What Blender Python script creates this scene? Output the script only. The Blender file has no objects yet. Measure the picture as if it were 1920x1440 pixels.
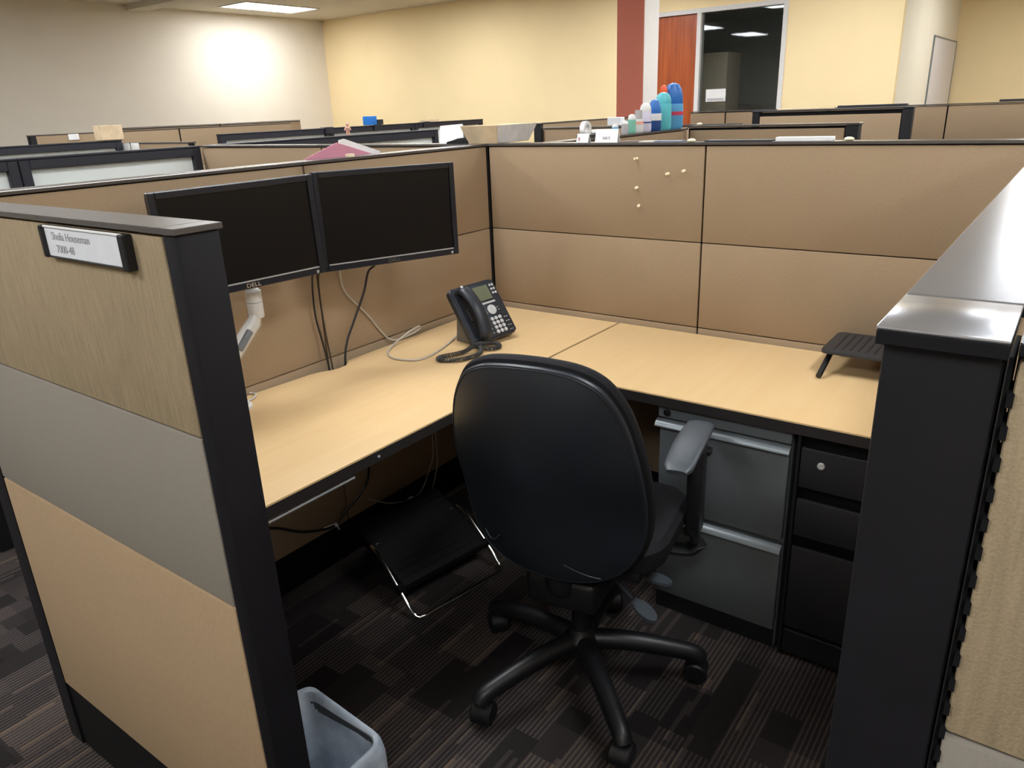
import bpy, bmesh, math, random
from mathutils import Matrix, Vector, Euler

random.seed(7)
PI = math.pi
scene = bpy.context.scene
COL = scene.collection

# ------------------------------------------------------------------ camera
cam_d = bpy.data.cameras.new('camera'); cam = bpy.data.objects.new('camera', cam_d); COL.objects.link(cam)
YAW, PITCH, ROLL = 0.6429, 0.3522, -0.0406
_f = Vector((-math.sin(YAW) * math.cos(PITCH), math.cos(YAW) * math.cos(PITCH), -math.sin(PITCH)))
_r = Vector((math.cos(YAW), math.sin(YAW), 0)); _u = _r.cross(_f)
_r2 = math.cos(ROLL) * _r + math.sin(ROLL) * _u
_u2 = -math.sin(ROLL) * _r + math.cos(ROLL) * _u
cam.matrix_world = Matrix(((_r2.x, _u2.x, -_f.x, 1.933), (_r2.y, _u2.y, -_f.y, -2.480), (_r2.z, _u2.z, -_f.z, 1.5246), (0, 0, 0, 1)))
cam_d.sensor_fit = 'HORIZONTAL'; cam_d.sensor_width = 36.0; cam_d.lens = 1411.56 / 1920 * 36.0
cam_d.clip_start = 0.02; cam_d.clip_end = 100
scene.camera = cam

# ------------------------------------------------------------------ world, exposure
world = bpy.data.worlds.new('world'); scene.world = world; world.use_nodes = True
world.node_tree.nodes['Background'].inputs[0].default_value = (0.8, 0.85, 0.9, 1)
world.node_tree.nodes['Background'].inputs[1].default_value = 0.05
vs = scene.view_settings
vs.view_transform = 'Standard'; vs.look = 'None'; vs.gamma = 1.0; vs.use_curve_mapping = False
vs.exposure = 0.55
LAMP = 15.0          # emission of the ceiling troffers

# ------------------------------------------------------------------ dimensions
H = 1.383           # partition height under the cap
CT = 1.392          # top of the cap
TH = 0.066          # partition thickness
DZ = 0.737          # worktop height
CEIL = 2.92
XL, YB, XR, YF, YFAR = -8.2, 6.42, 7.0, -6.0, 10.1

# ------------------------------------------------------------------ mesh helpers
def BM(): return bmesh.new()

def box(bm, lo, hi, bev=0.0, seg=1):
    x0, y0, z0 = lo; x1, y1, z1 = hi
    vs_ = [bm.verts.new(c) for c in ((x0,y0,z0),(x1,y0,z0),(x1,y1,z0),(x0,y1,z0),(x0,y0,z1),(x1,y0,z1),(x1,y1,z1),(x0,y1,z1))]
    fs = [bm.faces.new([vs_[i] for i in q]) for q in ((3,2,1,0),(4,5,6,7),(0,1,5,4),(1,2,6,5),(2,3,7,6),(3,0,4,7))]
    if bev > 0:
        es = list({e for f in fs for e in f.edges})
        bmesh.ops.bevel(bm, geom=es, offset=bev, segments=seg, profile=0.5, affect='EDGES')
    return bm

def prism(bm, pts, z0, z1, bev=0.0):
    n = len(pts)
    a = [bm.verts.new((x, y, z0)) for x, y in pts]; b = [bm.verts.new((x, y, z1)) for x, y in pts]
    fs = [bm.faces.new(list(reversed(a))), bm.faces.new(b)]
    top = fs[1]
    for i in range(n):
        fs.append(bm.faces.new((a[i], a[(i+1) % n], b[(i+1) % n], b[i])))
    bmesh.ops.recalc_face_normals(bm, faces=fs)
    if bev > 0:
        es = list(top.edges)
        bmesh.ops.bevel(bm, geom=es, offset=bev, segments=2, profile=0.5, affect='EDGES')
    return bm

def catmull(pts, k=8, closed=False):
    P = [Vector(p) for p in pts]; n = len(P); out = []
    rng = n if closed else n - 1
    for i in range(rng):
        if closed: p0, p1, p2, p3 = P[(i-1) % n], P[i], P[(i+1) % n], P[(i+2) % n]
        else: p0, p1, p2, p3 = P[max(i-1, 0)], P[i], P[i+1], P[min(i+2, n-1)]
        for j in range(k):
            t = j / k
            out.append(0.5 * ((2*p1) + (-p0+p2)*t + (2*p0-5*p1+4*p2-p3)*t*t + (-p0+3*p1-3*p2+p3)*t*t*t))
    if not closed: out.append(P[-1])
    return out

def frames(P):
    T = []
    for i in range(len(P)):
        a = P[max(i-1, 0)]; b = P[min(i+1, len(P)-1)]
        d = (b - a); T.append(d.normalized() if d.length > 1e-9 else Vector((0, 0, 1)))
    n = T[0].orthogonal().normalized(); N = [n]
    for i in range(1, len(P)):
        n = N[-1] - T[i] * N[-1].dot(T[i])
        n = n.normalized() if n.length > 1e-9 else T[i].orthogonal().normalized()
        N.append(n)
    return T, N

def tube(bm, pts, r, n=8, closed=False, ell=1.0, up=None):
    P = [Vector(p) for p in pts]; T, N = frames(P)
    rings = []
    for i, p in enumerate(P):
        rr = r[i] if isinstance(r, (list, tuple)) else r
        nn = N[i]
        if up is not None:
            nn = Vector(up) - T[i] * T[i].dot(Vector(up)); nn.normalize()
        bb = T[i].cross(nn)
        rings.append([bm.verts.new(p + nn * (rr * math.cos(2*PI*k/n)) + bb * (rr * ell * math.sin(2*PI*k/n))) for k in range(n)])
    m = len(rings)
    for i in range(m if closed else m - 1):
        A, B = rings[i], rings[(i+1) % m]
        for k in range(n): bm.faces.new((A[k], A[(k+1) % n], B[(k+1) % n], B[k]))
    if not closed:
        bm.faces.new(list(reversed(rings[0]))); bm.faces.new(rings[-1])
    bmesh.ops.recalc_face_normals(bm, faces=bm.faces[:])
    return bm

def lathe(bm, prof, n=20, c=(0, 0, 0), sx=1.0, sy=1.0, M=None):
    rings = []
    for r, z in prof:
        ring = []
        for k in range(n):
            a = 2*PI*k/n
            v = Vector((r*sx*math.cos(a), r*sy*math.sin(a), z)) 
            if M is not None: v = M @ v
            ring.append(bm.verts.new(v + Vector(c)))
        rings.append(ring)
    fs = []
    for A, B in zip(rings, rings[1:]):
        for k in range(n): fs.append(bm.faces.new((A[k], A[(k+1) % n], B[(k+1) % n], B[k])))
    fs.append(bm.faces.new(list(reversed(rings[0])))); fs.append(bm.faces.new(rings[-1]))
    bmesh.ops.recalc_face_normals(bm, faces=fs)
    return bm

def loft(bm, rings, cap0=True, cap1=True, closed=True):
    R = [[bm.verts.new(p) for p in ring] for ring in rings]; n = len(R[0]); fs = []
    for A, B in zip(R, R[1:]):
        for k in range(n if closed else n-1): fs.append(bm.faces.new((A[k], A[(k+1) % n], B[(k+1) % n], B[k])))
    if cap0: fs.append(bm.faces.new(list(reversed(R[0]))))
    if cap1: fs.append(bm.faces.new(R[-1]))
    bmesh.ops.recalc_face_normals(bm, faces=fs)
    return bm

def rrect(w, d, r, n=5):
    """rounded rectangle outline centred on the origin"""
    pts = []
    for cx, cy, a0 in ((w/2-r, d/2-r, 0), (-w/2+r, d/2-r, PI/2), (-w/2+r, -d/2+r, PI), (w/2-r, -d/2+r, 1.5*PI)):
        for k in range(n+1):
            a = a0 + PI/2*k/n; pts.append((cx + r*math.cos(a), cy + r*math.sin(a)))
    return pts

def obj(name, bm, mat, parent=None, loc=None, rot=None, smooth=True, angle=32):
    me = bpy.data.meshes.new(name); bm.to_mesh(me); bm.free()
    if smooth:
        me.polygons.foreach_set('use_smooth', [True]*len(me.polygons))
        me.set_sharp_from_angle(angle=math.radians(angle))
    if mat is not None: me.materials.append(mat)
    o = bpy.data.objects.new(name, me); COL.objects.link(o)
    if parent is not None: o.parent = parent
    if loc is not None: o.location = loc
    if rot is not None: o.rotation_euler = rot
    return o

LABELS = {}
def tag(o, label, cat, group=None):
    o['label'] = label; o['category'] = cat
    if group: o['group'] = group
    return o

def thing(name, label, cat, loc=(0, 0, 0), rot=(0, 0, 0), group=None):
    o = bpy.data.objects.new(name, None); COL.objects.link(o)
    o.empty_display_size = 0.05
    o.location = loc
    o.rotation_euler = rot if not isinstance(rot, (int, float)) else (0, 0, rot)
    return tag(o, label, cat, group)

def struct(name, bm, mat, parent=None, label=None, **k):
    o = obj(name, bm, mat, parent, **k)
    if parent is None: o['kind'] = 'structure'
    if label: o['label'] = label
    return o

def text(name, s, size, mat, parent, M, extrude=0.0004, align='LEFT', sx=1.0):
    cu = bpy.data.curves.new(name, 'FONT'); cu.body = s; cu.size = size; cu.extrude = extrude
    cu.align_x = align; cu.resolution_u = 3
    t = bpy.data.objects.new(name + '_tmp', cu); COL.objects.link(t)
    bpy.context.view_layer.update()
    me = bpy.data.meshes.new_from_object(t.evaluated_get(bpy.context.evaluated_depsgraph_get()))
    bpy.data.objects.remove(t); bpy.data.curves.remove(cu)
    me.transform(M @ Matrix.Diagonal((sx, 1, 1, 1)))
    me.materials.clear(); me.materials.append(mat)
    o = bpy.data.objects.new(name, me); COL.objects.link(o); o.parent = parent
    return o

# text lies in local XY facing +Z; this stands it up facing -Y
STAND = Matrix.Rotation(PI/2, 4, 'X')

# ------------------------------------------------------------------ materials
class NT:
    def __init__(s, name):
        s.m = bpy.data.materials.new(name); s.m.use_nodes = True
        s.t = s.m.node_tree; s.b = s.t.nodes['Principled BSDF']; s.out = s.t.nodes['Material Output']
    def n(s, typ, **kw):
        nd = s.t.nodes.new(typ)
        for k, v in kw.items():
            if k in nd.bl_rna.properties: setattr(nd, k, v)
        return nd
    def l(s, a, b): s.t.links.new(a, b)
    def math(s, op, a, b=None):
        nd = s.t.nodes.new('ShaderNodeMath'); nd.operation = op
        for i, v in enumerate((a, b)):
            if v is None: continue
            if isinstance(v, (int, float)): nd.inputs[i].default_value = v
            else: s.l(v, nd.inputs[i])
        return nd.outputs[0]
    def ramp(s, fac, stops):
        nd = s.t.nodes.new('ShaderNodeValToRGB'); e = nd.color_ramp.elements
        while len(e) < len(stops): e.new(0.5)
        for i, (p, c) in enumerate(stops): e[i].position = p; e[i].color = (*c, 1)
        s.l(fac, nd.inputs[0]); return nd.outputs[0]
    def coords(s, scale=(1, 1, 1)):
        tc = s.n('ShaderNodeTexCoord'); mp = s.n('ShaderNodeMapping'); mp.inputs['Scale'].default_value = scale
        s.l(tc.outputs['Object'], mp.inputs['Vector']); return mp.outputs[0]
    def noise(s, vec, scale, detail=2.0, rough=0.5):
        nd = s.n('ShaderNodeTexNoise'); nd.inputs['Scale'].default_value = scale
        nd.inputs['Detail'].default_value = detail; nd.inputs['Roughness'].default_value = rough
        s.l(vec, nd.inputs['Vector']); return nd.outputs['Fac']
    def bump(s, h, strength=0.2, dist=0.002):
        nd = s.n('ShaderNodeBump'); nd.inputs['Strength'].default_value = strength; nd.inputs['Distance'].default_value = dist
        s.l(h, nd.inputs['Height']); s.l(nd.outputs[0], s.b.inputs['Normal'])

def srgb(r, g, b):
    f = lambda c: (c/255)/12.92 if c/255 <= 0.04045 else (((c/255)+0.055)/1.055)**2.4
    return (f(r), f(g), f(b))

def plain(name, col, rough=0.5, metal=0.0, spec=0.5, var=0.06, scale=30, bump=0.0, alpha=1.0, trans=0.0, emit=None, coat=0.0):
    t = NT(name); v = t.coords(); f = t.noise(v, scale, 3)
    lo = tuple(c*(1-var) for c in col); hi = tuple(min(1, c*(1+var)) for c in col)
    t.l(t.ramp(f, [(0.3, lo), (0.7, hi)]), t.b.inputs['Base Color'])
    t.b.inputs['Roughness'].default_value = rough; t.b.inputs['Metallic'].default_value = metal
    t.b.inputs['Specular IOR Level'].default_value = spec
    if bump: t.bump(t.noise(v, scale*8, 2), bump, 0.001)
    if alpha < 1: t.b.inputs['Alpha'].default_value = alpha
    if trans: t.b.inputs['Transmission Weight'].default_value = trans
    if coat: t.b.inputs['Coat Weight'].default_value = coat
    if emit:
        t.b.inputs['Emission Color'].default_value = (*emit[0], 1); t.b.inputs['Emission Strength'].default_value = emit[1]
    return t.m

def fabric(name, col, streak=0.25, bump=0.25, fine=420, slub=(160, 160, 14)):
    t = NT(name)
    a = t.noise(t.coords(slub), 1.0, 3, 0.6)          # vertical slubs
    b = t.noise(t.coords((1, 1, 1)), fine, 2, 0.5)              # weave grain
    c = t.noise(t.coords((1, 1, 1)), 5.0, 2, 0.5)               # slow tone drift
    mix = t.math('ADD', t.math('MULTIPLY', a, 0.5), t.math('ADD', t.math('MULTIPLY', b, 0.35), t.math('MULTIPLY', c, 0.15)))
    lo = tuple(k*(1-streak) for k in col); hi = tuple(min(1, k*(1+streak)) for k in col)
    t.l(t.ramp(mix, [(0.34, lo), (0.66, hi)]), t.b.inputs['Base Color'])
    t.b.inputs['Roughness'].default_value = 0.95; t.b.inputs['Specular IOR Level'].default_value = 0.1
    t.bump(t.math('ADD', t.math('MULTIPLY', a, 0.5), b), bump, 0.0015)
    return t.m

M_TAN   = fabric('tan_weave', srgb(156, 135, 110), 0.10, 0.25, 520, (300, 300, 110))
M_TANC  = fabric('tan_slub_weave', srgb(160, 143, 116), 0.20, 0.4)
M_TANO  = fabric('tan_smooth_weave', srgb(168, 144, 115), 0.10, 0.2, 420, (220, 220, 60))
M_GREYF = fabric('grey_weave', srgb(143, 136, 126), 0.06, 0.15, 420, (260, 260, 90))
M_POST  = plain('charcoal_paint', (0.0068, 0.0065, 0.0088), 0.55, 0.0, 0.24, 0.12, 14)
M_FRAME = plain('black_core', (0.006, 0.006, 0.007), 0.7, 0, 0.2)
M_CAP   = plain('bronze_grey_cap', (0.085, 0.076, 0.072), 0.24, 0.12, 0.7, 0.05, 12)
M_CAPR  = plain('reflection_tinted_cap', (0.66, 0.69, 0.75), 0.23, 0.9, 0.6, 0.03, 12)  # pale blue base colour carries the bright reflection on a darker cap
M_BASE  = plain('black_base', (0.0045, 0.0045, 0.005), 0.7, 0, 0.2)
M_BLUEF = plain('dark_navy_frame', (0.016, 0.018, 0.028), 0.45, 0, 0.5)
M_DESK  = None
M_EDGE  = plain('dark_edge_band', (0.020, 0.017, 0.018), 0.5)
M_GREYC = plain('grey_cabinet_paint', (0.110, 0.123, 0.132), 0.45, 0.0, 0.5, 0.04)
M_GPULL = plain('grey_pull_paint', (0.22, 0.25, 0.27), 0.32, 0.3, 0.5, 0.03)
M_BLKC  = plain('black_cabinet_paint', (0.012, 0.012, 0.015), 0.5, 0, 0.35, 0.08)
M_CHROME= plain('chrome', (0.82, 0.83, 0.85), 0.12, 1.0, 0.5, 0.02)
M_BLKP  = plain('black_plastic', (0.008, 0.0088, 0.011), 0.42, 0, 0.45, 0.08)
M_CHAIR = plain('black_vinyl', (0.0110, 0.0165, 0.0245), 0.42, 0, 0.6, 0.12, 6, 0.05)
M_CHFAB = plain('black_upholstery', (0.007, 0.007, 0.009), 0.8, 0, 0.2, 0.2, 60, 0.2)
M_PADG  = plain('dark_grey_armpad', (0.050, 0.062, 0.076), 0.42, 0, 0.5, 0.05)
M_MONB  = plain('monitor_bezel', (0.0065, 0.0095, 0.0175), 0.30, 0, 0.6, 0.05)
M_SCR   = plain('dark_screen', (0.003, 0.003, 0.004), 0.30, 0, 0.35, 0.02)
M_SILV  = plain('silver_trim', (0.55, 0.57, 0.60), 0.3, 0.5, 0.5, 0.03)
M_ARMG  = plain('pale_grey_arm', (0.56, 0.56, 0.54), 0.4, 0, 0.5, 0.04)
M_ARMD  = plain('blue_grey_insert', (0.16, 0.18, 0.20), 0.4)
M_PHONE = plain('charcoal_phone', (0.016, 0.021, 0.030), 0.40, 0, 0.5, 0.06)
M_KEY   = plain('silver_key', (0.50, 0.51, 0.52), 0.4, 0.1, 0.5, 0.03)
M_LCD   = plain('green_lcd', (0.13, 0.14, 0.09), 0.25, 0, 0.5, 0.04)
M_WCAB  = plain('off_white_cable', (0.46, 0.42, 0.36), 0.5)
M_BCAB  = plain('black_cable', (0.010, 0.010, 0.011), 0.45)
M_COIL  = plain('grey_coil', (0.040, 0.040, 0.042), 0.5)
M_WHITE = plain('white_paper', (0.80, 0.80, 0.80), 0.7, 0, 0.2, 0.03)
M_PAPER2= plain('cool_white_paper', (0.74, 0.76, 0.80), 0.7, 0, 0.2, 0.03)
M_INK   = plain('grey_ink', (0.30, 0.30, 0.32), 0.8)
M_PINK  = plain('pink_card', srgb(205, 140, 160), 0.7, 0, 0.2, 0.03)
M_CARD  = plain('cardboard', srgb(224, 202, 168), 0.8, 0, 0.2, 0.10, 18)
M_CREAM = plain('cream_pin', srgb(235, 222, 190), 0.4)
M_YEL   = plain('yellow_wall_paint', srgb(252, 229, 181), 0.75, 0, 0.25, 0.015, 3, 0.05)
M_WALLG = plain('warm_grey_wall_paint', srgb(230, 222, 208), 0.75, 0, 0.25, 0.015, 3, 0.05)
M_WALLC = plain('cream_wall_paint', srgb(240, 232, 212), 0.75, 0, 0.25, 0.015, 3)
M_CEILM = plain('ceiling_paint', srgb(222, 214, 198), 0.9, 0, 0.1, 0.03, 60, 0.1)
M_RED   = plain('brick_red_paint', srgb(180, 104, 86), 0.7, 0, 0.25, 0.02, 4)
M_WFR   = plain('white_frame_paint', srgb(226, 224, 222), 0.5, 0, 0.4, 0.02)
M_ROOM  = plain('dim_room_paint', (0.66, 0.72, 0.73), 0.8)
M_TROF  = plain('white_troffer', (0.8, 0.8, 0.78), 0.5)
M_LENS  = plain('lit_lens', (0.9, 0.9, 0.9), 0.5, emit=((0.965, 0.985, 1.0), LAMP))
M_DKGRY = plain('dark_grey_plastic', (0.022, 0.023, 0.026), 0.5)

def make_desk():
    t = NT('maple_laminate'); v = t.coords((26, 2.2, 1))
    a = t.noise(v, 1.0, 5, 0.6); b = t.noise(t.coords((1, 1, 1)), 3.0, 2)
    f = t.math('ADD', t.math('MULTIPLY', a, 0.7), t.math('MULTIPLY', b, 0.3))
    t.l(t.ramp(f, [(0.3, srgb(208, 176, 128)), (0.7, srgb(216, 186, 140))]), t.b.inputs['Base Color'])
    t.b.inputs['Roughness'].default_value = 0.42; t.b.inputs['Specular IOR Level'].default_value = 0.35
    return t.m
M_DESK = make_desk()

def make_carpet():
    t = NT('striped_carpet'); tc = t.n('ShaderNodeTexCoord'); sp = t.n('ShaderNodeSeparateXYZ'); t.l(tc.outputs['Object'], sp.inputs[0])
    x, y = sp.outputs[0], sp.outputs[1]
    def cell(px, py, seed):
        cx = t.math('FLOOR', t.math('DIVIDE', x, px))
        # stagger the rows of patches
        w0 = t.n('ShaderNodeTexWhiteNoise'); w0.noise_dimensions = '2D'
        cb0 = t.n('ShaderNodeCombineXYZ'); t.l(cx, cb0.inputs[0]); cb0.inputs[1].default_value = seed; t.l(cb0.outputs[0], w0.inputs['Vector'])
        cy = t.math('FLOOR', t.math('ADD', t.math('DIVIDE', y, py), t.math('MULTIPLY', w0.outputs['Value'], 7.3)))
        w = t.n('ShaderNodeTexWhiteNoise'); w.noise_dimensions = '3D'
        cb = t.n('ShaderNodeCombineXYZ'); t.l(cx, cb.inputs[0]); t.l(cy, cb.inputs[1]); cb.inputs[2].default_value = seed
        t.l(cb.outputs[0], w.inputs['Vector']); return w.outputs['Value']
    big = cell(0.152, 0.228, 3.1); mid = cell(0.076, 0.19, 11.7); thin = cell(0.0127, 0.16, 5.3)
    stripe = t.math('MULTIPLY', t.math('ADD', t.math('SINE', t.math('MULTIPLY', x, 2*PI/0.0127)), 1.0), 0.5)
    fuzz = t.noise(t.coords((1, 1, 1)), 260, 2)
    fleck = t.math('MULTIPLY', t.math('POWER', stripe, 2.0), t.math('GREATER_THAN', mid, 0.30))
    accent = t.math('MULTIPLY', t.math('GREATER_THAN', thin, 0.93), 0.9)
    v = t.math('ADD', t.math('MULTIPLY', big, 0.26), t.math('MULTIPLY', mid, 0.18))
    v = t.math('ADD', v, t.math('MULTIPLY', fleck, 0.38))
    v = t.math('ADD', v, t.math('MULTIPLY', accent, 0.30))
    v = t.math('MULTIPLY', v, t.math('ADD', 0.55, t.math('MULTIPLY', fuzz, 0.9)))
    t.l(t.ramp(v, [(0.0, (0.012, 0.0105, 0.011)), (0.35, (0.034, 0.029, 0.029)), (0.65, (0.078, 0.064, 0.059)), (1.0, (0.150, 0.105, 0.070))]), t.b.inputs['Base Color'])
    t.b.inputs['Roughness'].default_value = 1.0; t.b.inputs['Specular IOR Level'].default_value = 0.05
    t.bump(t.math('ADD', fuzz, t.math('MULTIPLY', stripe, 0.4)), 0.6, 0.004)
    return t.m
M_CARPET = make_carpet()

def make_wood():
    t = NT('red_brown_veneer'); a = t.noise(t.coords((30, 30, 1.6)), 1.0, 5, 0.6)
    t.l(t.ramp(a, [(0.3, srgb(150, 66, 22)), (0.7, srgb(186, 92, 36))]), t.b.inputs['Base Color'])
    t.b.inputs['Roughness'].default_value = 0.35; return t.m
M_WOOD = make_wood()

def make_glass(name, col, rough, trans=1.0):
    t = NT(name); t.b.inputs['Base Color'].default_value = (*col, 1); t.b.inputs['Roughness'].default_value = rough
    t.b.inputs['Transmission Weight'].default_value = trans; t.b.inputs['IOR'].default_value = 1.45
    return t.m
M_GLASS = make_glass('tinted_window_glass', (0.80, 0.86, 0.86), 0.02)

def make_frost():
    t = NT('frosted_glass'); f = t.noise(t.coords((1, 1, 1)), 4, 2)
    c = t.ramp(f, [(0.2, (0.90, 0.95, 0.94)), (0.8, (0.93, 0.97, 0.96))])
    t.l(c, t.b.inputs['Base Color']); t.b.inputs['Roughness'].default_value = 0.35
    tr = t.n('ShaderNodeBsdfTranslucent'); t.l(c, tr.inputs['Color'])
    mx = t.n('ShaderNodeMixShader'); mx.inputs[0].default_value = 0.35
    t.l(t.b.outputs[0], mx.inputs[1]); t.l(tr.outputs[0], mx.inputs[2]); t.l(mx.outputs[0], t.out.inputs['Surface'])
    return t.m
M_FROST = make_frost()

def make_liner():
    t = NT('translucent_liner'); f = t.noise(t.coords((1, 1, 1)), 22, 3)
    t.l(t.ramp(f, [(0.3, (0.38, 0.46, 0.56)), (0.7, (0.62, 0.70, 0.80))]), t.b.inputs['Base Color'])
    t.b.inputs['Roughness'].default_value = 0.3; t.b.inputs['Alpha'].default_value = 0.62
    t.b.inputs['Specular IOR Level'].default_value = 0.6
    t.bump(f, 0.4, 0.006); return t.m
M_LINER = make_liner()

# ================================================================== THE ROOM
b = BM(); box(b, (XL-0.1, YF-0.1, -0.06), (XR+0.1, YFAR+0.1, 0)); struct('floor', b, M_CARPET, label='dark brown striped carpet floor')
b = BM(); box(b, (XL-0.1, YF-0.1, CEIL), (XR+0.1, YFAR+0.1, CEIL+0.1)); struct('ceiling', b, M_CEILM)
b = BM(); box(b, (XL-0.1, YF-0.1, 0), (XL, YB+0.1, CEIL)); struct('wall_left', b, M_WALLG, label='warm grey wall')
DX0, DX1, WX0, WX1, OT = -2.81, -1.895, -1.845, -0.925, 2.44     # door, sidelight, head height
b = BM()
box(b, (XL, YB, 0), (DX0-0.05, YB+0.1, CEIL)); box(b, (WX1+0.05, YB, 0), (0.25, YB+0.1, CEIL)); box(b, (DX0-0.05, YB, OT+0.05), (WX1+0.05, YB+0.1, CEIL))
struct('wall_back', b, M_YEL, label='pale yellow wall')
b = BM(); box(b, (0.15, YB+0.1, 0), (0.25, YFAR, CEIL)); struct('wall_return', b, M_WALLC, label='cream wall return')
b = BM(); box(b, (0.15, YFAR, 0), (XR, YFAR+0.1, CEIL)); struct('wall_far', b, M_YEL, label='deeper yellow wall behind the return')
b = BM(); box(b, (XR, YF-0.1, 0), (XR+0.1, YFAR+0.1, CEIL)); struct('wall_right', b, M_YEL)
b = BM(); box(b, (XL, YF-0.1, 0), (XR, YF, CEIL)); struct('wall_front', b, M_WALLG)
b = BM(); box(b, (XL, 3.22, CEIL-0.062), (XR, 3.46, CEIL)); struct('trim_1', b, M_CEILM, label='shallow ceiling soffit')
# door, its frame and the glazed sidelight
b = BM()
box(b, (DX0-0.05, YB-0.015, 0), (DX0, YB+0.1, OT+0.05), 0.003); box(b, (DX1, YB-0.015, 0), (WX0, YB+0.1, OT), 0.003)
box(b, (WX1, YB-0.015, 0), (WX1+0.05, YB+0.1, OT+0.05), 0.003); box(b, (DX0, YB-0.015, OT), (WX1, YB+0.1, OT+0.05), 0.003)
box(b, (WX0, YB-0.01, 0), (WX1, YB+0.09, 0.09), 0.003)
struct('trim_2', b, M_WFR, label='white door and window frame')
b = BM(); box(b, (DX0+0.003, YB+0.02, 0.008), (DX1-0.003, YB+0.065, OT-0.003), 0.002); door = struct('door_1', b, M_WOOD, label='reddish brown wooden door')
b = BM(); tube(b, [(DX1-0.07, YB+0.02, 1.0), (DX1-0.07, YB-0.03, 1.0), (DX1-0.19, YB-0.035, 1.0)], 0.009); obj('door_handle', b, M_CHROME, door)
b = BM(); box(b, (WX0, YB+0.035, 0.09), (WX1, YB+0.043, OT)); struct('window_1', b, M_GLASS, label='dark glazed sidelight pane')
# dim office behind the glass
b = BM()
for lo, hi in (((-4.2, YB+0.1, 0), (-4.1, 9.3, 2.6)), ((0.05, YB+0.1, 0), (0.15, 9.3, 2.6)), ((-4.2, 9.3, 0), (0.15, 9.4, 2.6)), ((-4.2, YB+0.1, 2.6), (0.15, 9.4, 2.7))): box(b, lo, hi)
struct('wall_office', b, M_ROOM, label='dim office beyond the window')
b = BM(); box(b, (-0.28, 0, 0), (0.28, 0.45, 2.05), 0.004); tag(obj('storage_cupboard', b, plain('beige_cupboard', srgb(215, 200, 175), 0.6), loc=(-2.02, 7.0, 0)), 'tall beige cupboard dimly seen through the dark window', 'cupboard')
# column: white body, brick red face
CX0, CX1, CY0, CY1 = -1.563, -1.318, 3.95, 4.24
b = BM(); box(b, (CX0, CY0+0.012, 0), (CX1, CY1, CEIL)); col_o = struct('wall_column', b, M_WFR, label='white column with a brick red face')
b = BM(); box(b, (CX0-0.012, CY0-0.002, 0), (CX1-0.002, CY0+0.012, CEIL)); obj('red_face', b, M_RED, col_o)

# ceiling troffers -------------------------------------------------
TROF = [(-7.36, 4.80)] + [(x, y) for x in (-4.92, -2.48, -0.04, 2.40, 4.84) for y in (4.80, 2.0, -0.80, -3.60)] + [(1.6, 7.7), (4.6, 8.2)]  # last two: unseen troffers added to brighten the far walls and right cap
def make_troffer():
    t = thing('ceiling_light', '', 'ceiling light', group='recessed ceiling troffers')
    b = BM()
    for lo, hi in (((-.305, -.61, -.012), (-.27, .61, 0)), ((.27, -.61, -.012), (.305, .61, 0)), ((-.27, -.61, -.012), (.27, -.575, 0)), ((-.27, .575, -.012), (.27, .61, 0))): box(b, lo, hi, 0.003)
    obj('frame', b, M_TROF, t)
    b = BM(); box(b, (-.27, -.575, -.006), (.27, .575, -.001)); obj('diffuser', b, M_LENS, t)
    return t
troffer0 = make_troffer()
for i, (x, y) in enumerate(TROF):
    if i == 0: t = troffer0
    else:
        t = troffer0.copy(); COL.objects.link(t)
        for ch in troffer0.children:
            c = ch.copy(); COL.objects.link(c); c.parent = t
    t.location = (x, y, CEIL)
    t['label'] = 'lit rectangular ceiling light close to the grey wall' if i == 0 else 'lit rectangular recessed ceiling light above the cubicles'

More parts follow.
